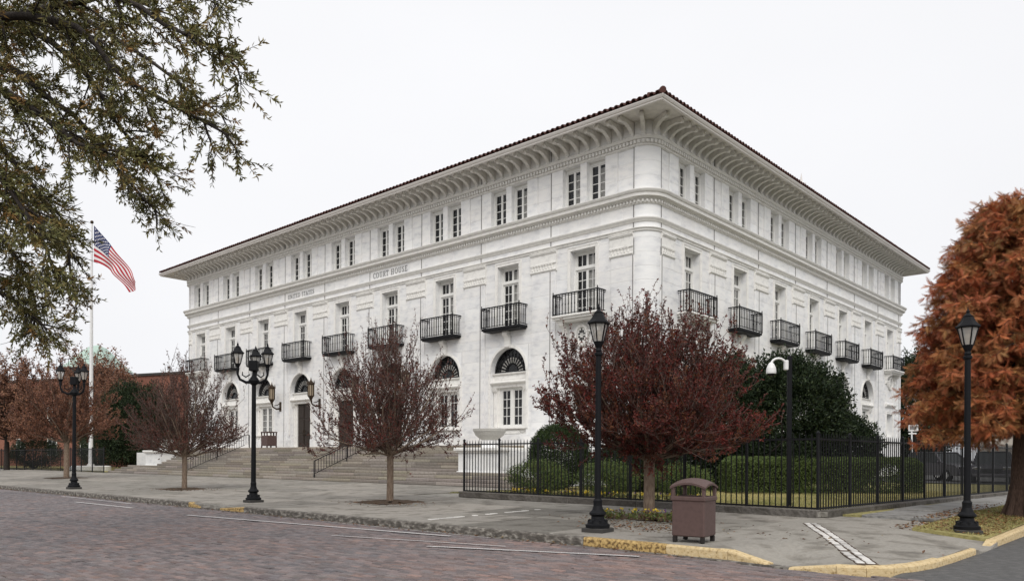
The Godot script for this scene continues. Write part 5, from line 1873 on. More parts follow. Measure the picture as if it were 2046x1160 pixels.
func furniture() -> void:
	single_lamp("single lantern lamp post beside the domed trash can", Vector3(10.75, 0.01, 18.87), 0.1)
	single_lamp("single lantern lamp post on the leaf strewn verge under the rust coloured tree", Vector3(15.95, 0.0, 13.95), 0.4)
	var tl := triple_lamp("three lantern lamp post beside the yellow dropped kerb", Vector3(-2.58, 0.01, 18.55))
	copy_of(tl, Vector3(-16.9, 0.01, 18.9), 0.0, "three lantern lamp post in front of the white flagpole").scale = Vector3(1.05, 1.1, 1.05)
	trash_can("brown square trash can with a domed lid on the pavement", Vector3(12.94, 0.01, 19.12), deg_to_rad(8.5), 1.0)
	landing_bin()
	fence_kerb(Vector2(-0.05, 12.10), Vector2(12.78, 13.08), 0.24)
	fence_kerb(Vector2(12.86, 13.0), Vector2(14.0, -9.5), 0.24)
	fence_run("black iron fence in front of the azaleas and lawn", [Vector2(-0.05, 11.92), Vector2(12.68, 12.90)], 0.15, 1.86, 1.82, 0.15)
	fence_run("black iron fence running back along the side street pavement", [Vector2(12.68, 12.90), Vector2(13.75, -5.0), Vector2(13.9, -24.0)], 0.145, 1.86, 1.85, 0.15)
	fence_run("black iron fence running from the steps in front of the flagpole", [Vector2(-45.9, 7.1), Vector2(-86.0, 7.6)], 0.17, 2.0, 2.4, 0.12)
	camera_pole()
	wall_lantern("bronze crowned wall lantern above the brown litter bin", -31.62)
	wall_lantern("bronze crowned wall lantern between two doors, next to the one above the litter bin", -26.58)
	wall_lantern("bronze crowned wall lantern between two doors behind the half bare crape myrtle", -21.54)
	wall_lantern("bronze crowned wall lantern between a door and a ground floor window", -16.5)
	bowl_planter("empty white stone bowl on the cheek wall behind the corner fence", Vector3(-6.35, 1.92, 4.1))
	bowl_planter("empty white stone bowl on the cheek wall near the flagpole", Vector3(-42.05, 1.92, 4.1))
	handrail("iron handrail behind the half bare crape myrtle", -17.8)
	handrail("iron handrail beside the brown litter bin", -33.3)
	flag_and_pole()
	suv("parked_suv", "dark parked car beside the rust coloured tree trunk", Vector3(10.3, 0.18, -19.0), 0.15, M.car_dark)
	suv("parked_car", "grey parked car beside the corner of the courthouse", Vector3(7.2, 0.18, -21.5), 0.9, M.car_grey)
	var pk := sheet(0.6, 13.2, -60.0, -15.5, 0.205)
	struct("parking_yard", pk, M.asphalt)
	# sign by the far end of the side facade
	var sg := thing("sign_post", Vector3(1.0, 0.2, -38.0), "white box sign on a slim pole at the far end of the courthouse", "sign")
	var b := MB.new()
	b.tube(PackedVector3Array([Vector3(0, 0, 0), Vector3(0, 3.6, 0)]), PackedFloat32Array([0.06, 0.06]), 8)
	part(sg, "pole", b, M.white_metal)
	b = MB.new()
	b.cbox(Vector3(0.12, 3.85, 0), Vector3(0.75, 0.55, 0.14), 0.05)
	b.cbox(Vector3(0.05, 3.40, 0), Vector3(0.6, 0.12, 0.12), 0.03)
	var bd := part(sg, "sign_box", b, M.white_plastic)
	b = MB.new()
	b.box(Vector3(0.12, 3.87, 0.075), Vector3(0.5, 0.28, 0.01))
	part(bd, "dark_panel", b, M.letters)

func far_buildings() -> void:
	# red brick block left of the courthouse
	var r := thing("brick_building", Vector3(-75.0, 0, -22.0), "low red brick building with a flat roof beyond the flagpole", "building", "", 0.32)
	var b := MB.new()
	b.bx(Vector3(-30, 0, -14), Vector3(9.0, 10.9, 14))
	part(r, "wall", b, M.house_brick)
	b = MB.new()
	b.bx(Vector3(-30.15, 10.9, -14.15), Vector3(9.15, 11.2, 14.15))
	part(r, "parapet", b, M.dark_cap)
	for k in 6:
		for f in 2:
			b = MB.new()
			var c := Vector3(-25.5 + 6 * k, 2.6 + 4.4 * f, 14.0)
			b.bx(c + Vector3(-0.8, -1.0, -0.1), c + Vector3(0.8, 1.0, 0.02))
			var w := part(r, "window", b, M.car_glass)
			b = MB.new()
			sash(b, -0.9, 0.9, -1.1, 1.1, 0.05, 2, 3, 0.12)
			part(w, "frame", b, M.window_paint, Transform3D(Basis.IDENTITY, c))
	# pavilion with a green copper roof behind it
	var p := thing("copper_roofed_building", Vector3(-98.0, 0, -11.0), "building with a pale green copper hipped roof behind the flagpole", "building", "", 0.7)
	b = MB.new()
	b.bx(Vector3(-3.0, 0, -3.0), Vector3(3.0, 13.2, 3.0))
	part(p, "wall", b, M.stucco)
	b = MB.new()
	b.bx(Vector3(-3.3, 13.2, -3.3), Vector3(3.3, 13.6, 3.3))
	part(p, "cornice", b, M.white_metal)
	b = MB.new()
	b.lathe([Vector2(4.9, 13.6), Vector2(3.9, 14.3), Vector2(2.3, 15.8), Vector2(1.2, 16.8), Vector2(0.0, 17.2)], Vector3.ZERO, 4, PI / 4, true)
	part(p, "roof", b, M.copper)
	b = MB.new()
	for k in 9:
		b.bar(Vector3(-3.2 + 0.8 * k, 13.6, 4.2), Vector3(-3.2 + 0.8 * k, 14.7, 4.2), 0.05, 0.05)
	b.bar(Vector3(-3.2, 14.7, 4.2), Vector3(3.2, 14.7, 4.2), 0.06, 0.06)
	b.bx(Vector3(-3.3, 13.3, 3.3), Vector3(3.3, 13.6, 4.3))
	part(p, "railing", b, M.iron)
	# small stucco outbuilding right of the courthouse
	var s := thing("stucco_building", Vector3(9.0, 0, -68.0), "plain tan stucco building beyond the parking yard", "building", "", 0.2)
	b = MB.new()
	b.bx(Vector3(-9.0, 0, -5), Vector3(22.0, 4.2, 5))
	b.bx(Vector3(-7.4, 4.2, -5), Vector3(-3.2, 5.9, 4.0))
	part(s, "wall", b, M.stucco)
	b = MB.new()
	b.bx(Vector3(-9.2, 4.2, -5.2), Vector3(22.2, 4.4, 5.2))
	part(s, "roof", b, M.gutter)
	for k in 4:
		b = MB.new()
		b.bx(Vector3(-1.0 + 5 * k, 0.3, 4.9), Vector3(1.6 + 5 * k, 2.6, 5.02))
		part(s, "garage_door", b, M.white_metal)

# ---------------------------------------------------------------- plants
func leaf_mesh(l: float, w: float, fold := 0.25) -> ArrayMesh:
	# leaf along +z from its stalk, folded at the midrib
	var b := MB.new()
	var tip := Vector3(0, -0.10 * l, l)
	var lf := Vector3(-w / 2, fold * w, l * 0.45)
	var rg := Vector3(w / 2, fold * w, l * 0.45)
	b.tri(Vector3.ZERO, tip, lf)
	b.tri(Vector3.ZERO, rg, tip)
	return b.mesh()

func stuffed(parent: Node, called: String, me: Mesh, m: Material, xs: Array, cs: PackedColorArray) -> void:
	scatter(parent, called, me, m, xs, cs).set_meta("kind", "stuff")

func facing(d: Vector3, roll: float, s: float) -> Basis:
	var z := d.normalized()
	var x := Vector3.UP.cross(z)
	if x.length() < 0.01:
		x = Vector3.RIGHT
	x = x.normalized()
	var y := z.cross(x)
	return (Basis(z, roll) * Basis(x, y, z)).scaled_local(Vector3.ONE * s)

func rnd_dir(r: RandomNumberGenerator) -> Vector3:
	var z := r.randf_range(-1, 1)
	var a := r.randf() * TAU
	var q := sqrt(1 - z * z)
	return Vector3(q * cos(a), z, q * sin(a))

# a curved branch; returns its points
func branch(mb: MB, p: Vector3, d: Vector3, l: float, r0: float, r1: float, seg: int, sides: int, lift: float, wob: float, r: RandomNumberGenerator) -> PackedVector3Array:
	var pts := PackedVector3Array([p])
	var rad := PackedFloat32Array([r0])
	var dir := d.normalized()
	for k in seg:
		dir = (dir + Vector3.UP * lift / seg + rnd_dir(r) * wob).normalized()
		p += dir * l / seg
		pts.append(p)
		rad.append(lerpf(r0, r1, float(k + 1) / seg))
	mb.tube(pts, rad, sides)
	return pts

func along(pts: PackedVector3Array, f: float) -> Array:
	var s := f * (pts.size() - 1)
	var k := mini(int(s), pts.size() - 2)
	return [pts[k].lerp(pts[k + 1], s - k), (pts[k + 1] - pts[k]).normalized()]

# crape myrtle: short trunk, fan of limbs, many fine upright twigs
func crape(label: String, at: Vector3, o: Dictionary) -> void:
	var r := RandomNumberGenerator.new()
	r.seed = o.seed
	var root := thing("crape_myrtle", at, label, "tree", "crape myrtles planted along the pavement")
	var tk := MB.new()
	var fork: float = o.fork
	var lean: Vector3 = o.get("lean", Vector3.ZERO)
	tk.tube(PackedVector3Array([Vector3(0, -0.05, 0), Vector3(0, 0.12, 0), lean * 0.4 + Vector3(0.01, fork * 0.5, 0.0), lean + Vector3(0, fork, 0)]), PackedFloat32Array([o.r * 1.45, o.r * 1.1, o.r, o.r * 1.05]), 12)
	var br := MB.new()
	var fine := MB.new()
	var tips := []
	var hh: float = o.h
	var ww: float = o.w
	var n: int = o.limbs
	for k in n:
		var az := TAU * k / n + r.randf_range(-0.25, 0.25)
		var el: float = lerpf(0.08, 1.38, fmod(k * 0.618 + 0.2, 1.0))
		var d := Vector3(cos(az) * cos(el), sin(el), sin(az) * cos(el))
		var upb := clampf(0.05 + 0.4 * el, 0.0, 0.4)
		# reach of the crown in that direction
		var reach := 1.0 / sqrt(pow(cos(el) / (ww / 2), 2) + pow(sin(el) / (hh - fork), 2))
		var p1 := branch(tk, lean + Vector3(0, fork - 0.12, 0) + Vector3(d.x, 0, d.z) * o.r * 0.5, d, reach * 0.74, o.r * 0.36, 0.014, 7, 6, 0.06 + 0.32 * el, 0.11, r)
		# short leafy shoots low on the limb
		for a in int(o.get("fill", 3)):
			var sf := along(p1, r.randf_range(0.12, 0.55))
			var df: Vector3 = (rnd_dir(r) + sf[1] * 0.5 + Vector3.UP * 0.1).normalized()
			if sf[0].y < fork + 0.1:
				df.y = absf(df.y)
			var pf := branch(br, sf[0], df, r.randf_range(0.4, 0.8), 0.009, 0.005, 4, 4, 0.1, 0.12, r)
			for c in 4:
				var s5 := along(pf, r.randf_range(0.2, 1.0))
				tips.append(branch(fine, s5[0], s5[1] + rnd_dir(r) * 0.9, r.randf_range(0.2, 0.45), 0.006, 0.003, 2, 3, 0.1, 0.08, r))
		var n2: int = o.n2
		for a in n2:
			var f := lerpf(0.06, 1.0, (a + r.randf()) / n2)
			var s := along(p1, f)
			var d2: Vector3 = (s[1] + rnd_dir(r) * 0.9 + Vector3.UP * upb * 0.5).normalized()
			if s[0].y < fork + 0.2:
				d2.y = absf(d2.y) * 0.6 + 0.05
			var left := reach * (1.05 - 0.72 * f)
			var p2 := branch(br, s[0], d2, left * r.randf_range(0.5, 0.9), 0.012, 0.006, 4, 4, 0.4, 0.08, r)
			var n3: int = o.n3
			for b in n3:
				var f3 := lerpf(0.2, 1.0, (b + r.randf()) / n3)
				var s3 := along(p2, f3)
				var d3: Vector3 = (s3[1] + rnd_dir(r) * 0.75 + Vector3.UP * upb).normalized()
				if s3[0].y < fork + 0.15:
					d3.y = absf(d3.y)
				var l3: float = r.randf_range(0.35, 0.8) * o.get("twig", 1.0)
				var p3 := branch(fine, s3[0], d3, l3, 0.0075, 0.004, 3, 3, upb * 1.3, 0.10, r)
				tips.append(p3)
				for c in o.n4:
					var s4 := along(p3, r.randf_range(0.25, 1.0))
					var d4: Vector3 = (s4[1] + rnd_dir(r) * 0.7 + Vector3.UP * 0.4).normalized()
					tips.append(branch(fine, s4[0], d4, r.randf_range(0.15, 0.35), 0.0045, 0.003, 2, 3, 0.4, 0.05, r))
		if tips.size() and tips[-1][0].y < 0.5:
			tips.pop_back()
	part(root, "trunk", tk, M.bark_smooth)
	part(root, "branches", br, M.bark_red)
	part(root, "twigs", fine, M.twig)
	var xs := []
	var cs := PackedColorArray()
	var cols: Array = o.cols
	var per: float = o.leaves / float(tips.size())
	for tp in tips:
		var q: PackedVector3Array = tp
		var hf := (q[0].y - fork) / (hh - fork)
		var dens: float = per * lerpf(o.get("low", 1.0), o.get("high", 1.0), clampf(hf, 0, 1))
		var m := int(dens) + (1 if r.randf() < dens - int(dens) else 0)
		var cl: Color = cols[r.randi() % cols.size()]
		for k in m:
			var s := along(q, r.randf_range(0.1, 1.0))
			var d: Vector3 = (s[1] * 0.4 + rnd_dir(r)).normalized()
			xs.append(Transform3D(facing(d, r.randf() * TAU, r.randf_range(0.45, 1.3)), s[0]))
			var c: Color = cl.lerp(cols[r.randi() % cols.size()], 0.35)
			cs.append(c * r.randf_range(0.7, 1.25))
	stuffed(root, "crown", leaf_mesh(o.get("leaf", 0.07), o.get("leaf", 0.07) * 0.5), M.leaf, xs, cs)
	# planting pit
	var pit := MB.new()
	pit.col = Color(1, 1, 1)
	var pw: float = o.get("pit", 1.5) * 0.85
	var nn := 14
	var bump := FastNoiseLite.new()
	bump.seed = o.seed
	bump.frequency = 1.6
	for i in nn:
		for j in nn:
			var q := []
			for e in [[0, 1], [1, 1], [1, 0], [0, 0]]:
				var u: float = -1.0 + 2.0 * (i + e[0]) / nn
				var v: float = -1.0 + 2.0 * (j + e[1]) / nn
				var edge := (1 - u * u) * (1 - v * v)
				var rag := 1.0 + 0.30 * bump.get_noise_2d(3.0 * u / (absf(u) + absf(v) + 0.01), 3.0 * v / (absf(u) + absf(v) + 0.01) + 7.0)
				q.append(Vector3(u * pw / 2 * rag, 0.004 + 0.05 * sqrt(edge) + 0.06 * absf(bump.get_noise_2d(u * 5, v * 5)) * sqrt(edge), v * pw / 2 * rag))
			pit.quad(q[0], q[1], q[2], q[3])
	var pn := inst(self, numbered("tree_pit"), pit.mesh(), M.soil, Transform3D(Basis.IDENTITY, at))
	pn.set_meta("kind", "structure")

# feathery conical conifer in autumn colour
func cypress(label: String, at: Vector3, h: float, rad: float, seed_no: int) -> void:
	var r := RandomNumberGenerator.new()
	r.seed = seed_no
	var root := thing("bald_cypress", at, label, "tree")
	var tk := MB.new()
	tk.tube(PackedVector3Array([Vector3(0, -0.1, 0), Vector3(0, 0.15, 0), Vector3(0.0, 0.7, 0), Vector3(0.03, 2.0, 0), Vector3(0, 5.0, 0.03), Vector3(0, h * 0.80, 0)]), PackedFloat32Array([0.36, 0.26, 0.20, 0.17, 0.11, 0.02]), 14)
	for k in 7:
		var a := TAU * k / 7 + r.randf() * 0.4
		var d := Vector3(cos(a), 0, sin(a))
		tk.tube(PackedVector3Array([d * 0.36 + Vector3(0, -0.06, 0), d * 0.23 + Vector3(0, 0.3, 0), d * 0.14 + Vector3(0, 0.9, 0)]), PackedFloat32Array([0.08, 0.07, 0.04]), 6)
	var br := MB.new()
	var xs := []
	var cs := PackedColorArray()
	var cols := [Color(0.43, 0.115, 0.048), Color(0.50, 0.165, 0.065), Color(0.35, 0.105, 0.050), Color(0.43, 0.220, 0.082), Color(0.29, 0.165, 0.062)]
	var n := 300
	for k in n:
		var f := pow(float(k) / n, 0.85)
		var y := lerpf(2.1, h - 1.6, f)
		var az := k * 2.39996 + r.randf_range(-0.3, 0.3)
		# widest low down, tapering to the tip
		var reach := rad * sqrt(maxf(0.0, 1.0 - pow(f, 2.0))) * r.randf_range(0.78, 1.03) * minf(1.0, 0.84 + 1.4 * f) * (1.0 + 0.10 * cos(az + 0.8)) + 0.1
		var el := lerpf(0.02, 0.95, f * f)
		var d := Vector3(cos(az) * cos(el), sin(el), sin(az) * cos(el))
		var p1 := branch(br, Vector3(0, y, 0), d, reach, 0.045 * (1.1 - f), 0.008, 6, 5, -0.15, 0.08, r)
		var n2 := int(5 + reach * 6)
		for a in n2:
			var f2 := lerpf(0.25, 1.0, (a + r.randf()) / n2)
			var s := along(p1, f2)
			var sd := Vector3.UP.cross(s[1]).normalized() * (1.0 if a % 2 == 0 else -1.0)
			var d2: Vector3 = (s[1] * 0.7 + sd * r.randf_range(0.2, 1.0) + Vector3.UP * r.randf_range(-0.35, 0.35)).normalized()
			var l2 := r.randf_range(0.3, 0.62) * (1.15 - 0.4 * f)
			var p2 := branch(br, s[0], d2, l2, 0.010, 0.004, 3, 3, -0.55, 0.08, r)
			var c0: Color = cols[r.randi() % 5]
			var m := int(l2 * 30) + 5
			for b in m:
				var s2 := along(p2, r.randf_range(0.1, 1.0))
				var d3: Vector3 = (s2[1] * 0.6 + rnd_dir(r) * 0.85 + Vector3.DOWN * 0.25).normalized()
				xs.append(Transform3D(facing(d3, r.randf() * TAU, r.randf_range(0.65, 1.15)), s2[0]))
				cs.append(c0.lerp(cols[r.randi() % 5], 0.4) * r.randf_range(0.75, 1.3))
	part(root, "trunk", tk, M.bark_red)
	part(root, "branches", br, M.bark_red)
	var sp := MB.new()
	var L := 0.205
	for k in 11:
		var f := (k + 0.5) / 11.0
		var w := 0.055 * sin(PI * (0.18 + 0.75 * f))
		for s in [-1.0, 1.0]:
			var o := Vector3(0, -0.06 * f * f, L * f)
			sp.tri(o, o + Vector3(s * w, 0.012 * s - 0.01, 0.035), o + Vector3(s * 0.004, 0, 0.012))
			sp.tri(o + Vector3(0, 0, 0.012), o + Vector3(s * w * 0.8, 0.02, 0.05), o + Vector3(0, 0, 0.02))
	sp.bar(Vector3.ZERO, Vector3(0, -0.05, L), 0.003, 0.003)
	stuffed(root, "crown", sp.mesh(), M.leaf, xs, cs)

# leafy mass: lobed ellipsoid of real leaves round a few stems
func bush(called: String, label: String, category: String, at: Vector3, size: Vector3, n: int, leaf: float, cols: Array, m: Material, seed_no: int, rough := 0.22, group := "", core := 0.62, flower = null) -> void:
	var r := RandomNumberGenerator.new()
	r.seed = seed_no
	var root := thing(called, at, label, category, group)
	var nz := FastNoiseLite.new()
	nz.seed = seed_no
	nz.frequency = 1.0
	var st := MB.new()
	for k in 7:
		var d := rnd_dir(r)
		d.y = absf(d.y) + 0.5
		branch(st, Vector3(0, -0.02, 0), d, size.y * 0.75, 0.05 * size.y / 3.0 + 0.01, 0.012, 5, 5, 0.4, 0.12, r)
	part(root, "stems", st, M.bark_dark)
	var xs := []
	var cs := PackedColorArray()
	var fx := []
	var fcs := PackedColorArray()
	var ce := Vector3(0, size.y * 0.52, 0)
	while xs.size() < n:
		var d := rnd_dir(r)
		var lob := 1.0 + rough * nz.get_noise_3dv(d * 2.6) * 1.6 + rough * 0.8 * nz.get_noise_3dv(d * 6.5 + Vector3(9, 0, 0))
		var f := lob * lerpf(core, 1.0, pow(r.randf(), 0.55)) * r.randf_range(0.93, 1.03)
		var p := ce + Vector3(d.x * size.x / 2, d.y * size.y * 0.5, d.z * size.z / 2) * f
		if p.y < 0.03:
			continue
		var g := (d * 0.8 + rnd_dir(r) + Vector3.UP * 0.25).normalized()
		xs.append(Transform3D(facing(g, r.randf() * TAU, r.randf_range(0.6, 1.2)), p))
		cs.append(cols[r.randi() % cols.size()] * r.randf_range(0.7, 1.3))
		if flower != null and r.randf() < 0.03 and f > 0.9:
			fx.append(Transform3D(facing(d + Vector3.UP, r.randf() * TAU, r.randf_range(0.5, 1.0)), p + d * 0.02))
			fcs.append(flower)
	stuffed(root, "foliage", leaf_mesh(leaf, leaf * 0.48), m, xs, cs)
	if fx.size():
		stuffed(root, "flowers", leaf_mesh(0.05, 0.05, 0.0), M.leaf, fx, fcs)

func hedge(label: String, a: Vector2, b: Vector2, w: float, h: float, n: int, seed_no: int) -> void:
	var r := RandomNumberGenerator.new()
	r.seed = seed_no
	var mid := (a + b) / 2
	var l := (b - a).length()
	var root := thing("clipped_hedge", Vector3(mid.x, 0.17, mid.y), label, "hedge", "", -(b - a).angle())
	var st := MB.new()
	var k := 0.0
	while k < l - 0.3:
		for s in 3:
			branch(st, Vector3(-l / 2 + 0.2 + k, -0.02, r.randf_range(-0.2, 0.2)), Vector3(r.randf_range(-0.4, 0.4), 1, r.randf_range(-0.4, 0.4)), h * 0.85, 0.02, 0.006, 4, 4, 0.2, 0.12, r)
		k += 0.35
	part(root, "stems", st, M.bark_dark)
	var nz := FastNoiseLite.new()
	nz.frequency = 0.9
	nz.seed = seed_no
	var xs := []
	var cs := PackedColorArray()
	var cols := [Color(0.066, 0.102, 0.026), Color(0.096, 0.138, 0.036), Color(0.126, 0.168, 0.046), Color(0.078, 0.106, 0.036)]
	for i in n:
		var p := Vector3(r.randf_range(-l / 2, l / 2), r.randf_range(0.05, h), r.randf_range(-w / 2, w / 2))
		var t := r.randf()
		var out := Vector3.UP
		var dpt := pow(r.randf(), 2.0) * 0.22
		if t < 0.45:
			p.y = h - dpt
		elif t < 0.85:
			out = Vector3(0, 0, 1 if r.randf() < 0.7 else -1)
			p.z = out.z * (w / 2 - dpt)
		else:
			out = Vector3(1 if r.randf() < 0.5 else -1, 0, 0)
			p.x = out.x * (l / 2 - dpt)
		# soft shoulders and lumpy clipping
		var ex := maxf(0, absf(p.x) - (l / 2 - 0.35)) / 0.35
		var ez := maxf(0, absf(p.z) - (w / 2 - 0.3)) / 0.3
		p.y -= 0.16 * (ex * ex + ez * ez) * p.y / h
		p += out * 0.07 * nz.get_noise_3dv(p * 1.6)
		var g := (out * 0.7 + rnd_dir(r)).normalized()
		xs.append(Transform3D(facing(g, r.randf() * TAU, r.randf_range(0.7, 1.25)), p))
		cs.append(cols[r.randi() % 4] * r.randf_range(0.7, 1.3))
	stuffed(root, "foliage", leaf_mesh(0.055, 0.032), M.leaf, xs, cs)

# broad tree seen far off: trunk, limbs, crown of leaf clumps
func far_tree(label: String, at: Vector3, h: float, w: float, n: int, leaf: float, cols: Array, seed_no: int, bare := 0.35, low := 0.25) -> void:
	var r := RandomNumberGenerator.new()
	r.seed = seed_no
	var root := thing("broad_tree", at, label, "tree", "trees behind the left fence")
	var tk := MB.new()
	tk.tube(PackedVector3Array([Vector3(0, -0.1, 0), Vector3(0.05, h * low, 0), Vector3(0, h * 0.55, 0.1), Vector3(0.1, h * 0.85, 0)]), PackedFloat32Array([0.024 * h, 0.018 * h, 0.011 * h, 0.003 * h]), 9)
	var br := MB.new()
	var tips := []
	for k in 46:
		var f := float(k) / 46
		var az := k * 2.39996
		var el := lerpf(0.15, 1.2, f)
		var d := Vector3(cos(az) * cos(el), sin(el), sin(az) * cos(el))
		var reach := 1.0 / sqrt(pow(cos(el) / (w / 2), 2) + pow(sin(el) / (h * (1 - low)), 2)) * r.randf_range(0.75, 1.0)
		var p1 := branch(br, Vector3(0, h * lerpf(low, 0.5, f), 0), d, reach * 0.85, 0.008 * h, 0.002 * h, 5, 5, 0.15, 0.08, r)
		for a in 9:
			var s := along(p1, lerpf(0.3, 1.0, (a + r.randf()) / 9.0))
			var p2 := branch(br, s[0], s[1] + rnd_dir(r) * 0.9, reach * r.randf_range(0.15, 0.35), 0.0022 * h, 0.001 * h, 3, 3, 0.2, 0.1, r)
			tips.append(p2)
	part(root, "trunk", tk, M.bark_dark)
	part(root, "branches", br, M.bark_red)
	var xs := []
	var cs := PackedColorArray()
	for k in n:
		var q: PackedVector3Array = tips[r.randi() % tips.size()]
		var s := along(q, r.randf())
		var p: Vector3 = s[0] + rnd_dir(r) * w * 0.045 * r.randf()
		xs.append(Transform3D(facing(rnd_dir(r), r.randf() * TAU, r.randf_range(0.6, 1.2)), p))
		cs.append(cols[(k * 7 + int(p.y * 1.7 + p.x)) % cols.size()] * r.randf_range(0.65, 1.3))
	stuffed(root, "crown", leaf_mesh(leaf, leaf * 0.55), M.leaf, xs, cs)

# the large oak whose boughs hang into the picture; its trunk stands on the median beside the viewer
func oak() -> void:
	var r := RandomNumberGenerator.new()
	r.seed = 77
	var at := Vector3(3.25, -0.2, 30.66)
	var root := thing("oak_tree", at, "large oak with drooping boughs of olive and brown leaves", "tree")
	var tk := MB.new()
	tk.tube(PackedVector3Array([Vector3(0, -0.1, 0), Vector3(0, 0.35, 0), Vector3(0.05, 1.6, -0.05), Vector3(0.2, 3.4, -0.2), Vector3(0.8, 5.6, -0.6), Vector3(0.9, 8.6, -0.8), Vector3(0.6, 11.5, -0.6)]), PackedFloat32Array([0.72, 0.52, 0.42, 0.40, 0.30, 0.18, 0.05]), 16)
	var limbs := [
		[[4.57, 5.5, 29.73], [6.48, 6.79, 28.55], [7.46, 7.23, 27.92], [8.28, 7.3, 27.45], [9.02, 7.33, 27.04], [9.83, 7.4, 26.44], [10.35, 7.09, 26.11]],
		[[4.14, 4.92, 29.85], [5.2, 6.8, 28.49], [6.07, 7.21, 27.56], [6.64, 6.79, 27.18], [7.2, 6.27, 26.81], [7.67, 5.62, 26.51], [8.09, 5.09, 26.27], [8.41, 4.7, 25.98]],
		[[4.39, 5.32, 29.77], [7.11, 6.98, 28.51], [8.08, 7.05, 27.9], [8.93, 6.76, 27.4], [9.39, 6.15, 27.12], [9.86, 5.83, 26.83], [10.41, 5.48, 26.46], [10.77, 5.15, 26.13]],
		[[4.68, 5.85, 29.64], [8.35, 7.27, 28.46], [9.42, 7.03, 27.76], [10.18, 6.66, 27.34], [10.61, 6.31, 27.09], [10.97, 6.14, 26.9], [11.29, 5.86, 26.6], [11.48, 5.55, 26.43]],
		[[3.76, 4.54, 29.93], [4.22, 6.42, 28.44], [4.97, 6.51, 27.48], [5.39, 5.93, 27.1], [5.69, 5.48, 26.83], [6.03, 4.74, 26.65], [6.15, 4.02, 26.55]],
		[[3.99, 4.2, 30.0], [5.93, 5.01, 29.04], [7.07, 4.98, 28.27], [7.59, 4.88, 27.94], [7.85, 4.83, 27.8], [8.0, 4.62, 27.66], [8.1, 4.3, 27.55]],
		[[3.66, 3.96, 30.03], [4.28, 4.74, 28.92], [5.17, 4.52, 28.11], [5.63, 4.06, 27.7], [6.19, 3.67, 27.32], [6.58, 3.28, 27.1]],
		[[4.11, 5.68, 29.75], [4.13, 8.24, 28.11], [5.27, 8.95, 26.94], [6.11, 8.3, 26.18], [6.69, 7.85, 25.78], [7.39, 7.24, 25.29], [7.8, 6.77, 24.91]],
		[[4.47, 5.42, 29.83], [7.29, 6.18, 28.75], [8.37, 5.9, 28.04], [8.9, 5.48, 27.7], [9.33, 5.14, 27.44], [9.64, 5.14, 27.15], [10.01, 4.96, 26.82]],
	]
	limbs.append_array([
		[[3.85, 4.37, 29.99], [6.49, 5.2, 29.07], [7.65, 5.25, 28.56], [8.19, 4.96, 28.2], [8.63, 4.43, 27.94], [8.81, 3.94, 27.77], [8.91, 3.39, 27.69]],
		[[3.79, 4.08, 30.03], [3.12, 5.37, 28.89], [3.71, 5.63, 27.95], [4.26, 5.39, 27.45], [4.81, 4.78, 27.09], [5.06, 4.13, 26.86], [5.23, 3.54, 26.84]],
		[[4.57, 5.71, 29.73], [6.0, 7.81, 28.17], [6.85, 7.53, 27.39], [7.44, 7.05, 26.99], [7.87, 6.44, 26.74], [8.18, 5.9, 26.59], [8.45, 5.48, 26.35], [8.65, 5.13, 26.16]],
	])
	var br := MB.new()
	var fine := MB.new()
	var xs := []
	var cs := PackedColorArray()
	var cols := [Color(0.140, 0.142, 0.050), Color(0.185, 0.172, 0.058), Color(0.105, 0.112, 0.042), Color(0.240, 0.180, 0.062), Color(0.260, 0.140, 0.048), Color(0.155, 0.145, 0.062)]
	for k in limbs.size():
		var pts := PackedVector3Array()
		var rad := PackedFloat32Array()
		var src: Array = limbs[k]
		var seg := 3
		# smooth the limb through its points
		var cur := Curve3D.new()
		for i in src.size():
			var p := Vector3(src[i][0], src[i][1], src[i][2]) - at
			var tg := Vector3.ZERO
			if i > 0 and i < src.size() - 1:
				tg = (Vector3(src[i + 1][0], src[i + 1][1], src[i + 1][2]) - Vector3(src[i - 1][0], src[i - 1][1], src[i - 1][2])) / 6.0
			cur.add_point(p, -tg, tg)
		var total := cur.get_baked_length() * (0.96 if src[-1][0] > 8.2 else 1.0)
		var m := 22
		for i in m + 1:
			var f := float(i) / m
			pts.append(cur.sample_baked(total * f) + rnd_dir(r) * 0.03 * f)
			rad.append(lerpf(0.13, 0.012, pow(f, 0.7)))
		tk.tube(pts, rad, 8)
		var n2 := 36
		for a in n2:
			var f := lerpf(0.24, 1.0, (a + r.randf()) / n2)
			var s := along(pts, f)
			var d: Vector3 = s[1] * 0.75 + rnd_dir(r) * 0.95 + Vector3(0.22, -0.22, -0.20)
			if d.y > 0.35:
				d.y *= 0.5
			var l := r.randf_range(0.55, 1.25) * lerpf(1.0, 0.32, f)
			var p2 := branch(br, s[0], d, l, 0.017, 0.006, 5, 4, -0.35, 0.10, r)
			var hang := r.randf() < 0.14
			for b in 9:
				var s2 := along(p2, lerpf(0.15, 1.0, (b + r.randf()) / 9.0))
				var d2: Vector3 = s2[1] + rnd_dir(r) * 0.9 + Vector3(0.1, -0.1, -0.08)
				var p3 := branch(fine, s2[0], d2, r.randf_range(0.2, 0.5), 0.005, 0.0025, 3, 3, 0.1, 0.12, r)
				if hang and r.randf() < 0.6:
					continue
				var c0: Color = cols[mini(5, int(r.randf() * r.randf() * 7))]
				for q in 25:
					var s3 := along(p3, r.randf_range(0.2, 1.0))
					var d3: Vector3 = (s3[1] * 0.9 + rnd_dir(r) * 0.9).normalized()
					xs.append(Transform3D(facing(d3, r.randf() * TAU, r.randf_range(0.6, 1.1)), s3[0]))
					cs.append(c0.lerp(cols[r.randi() % 6], 0.3) * r.randf_range(0.7, 1.35))
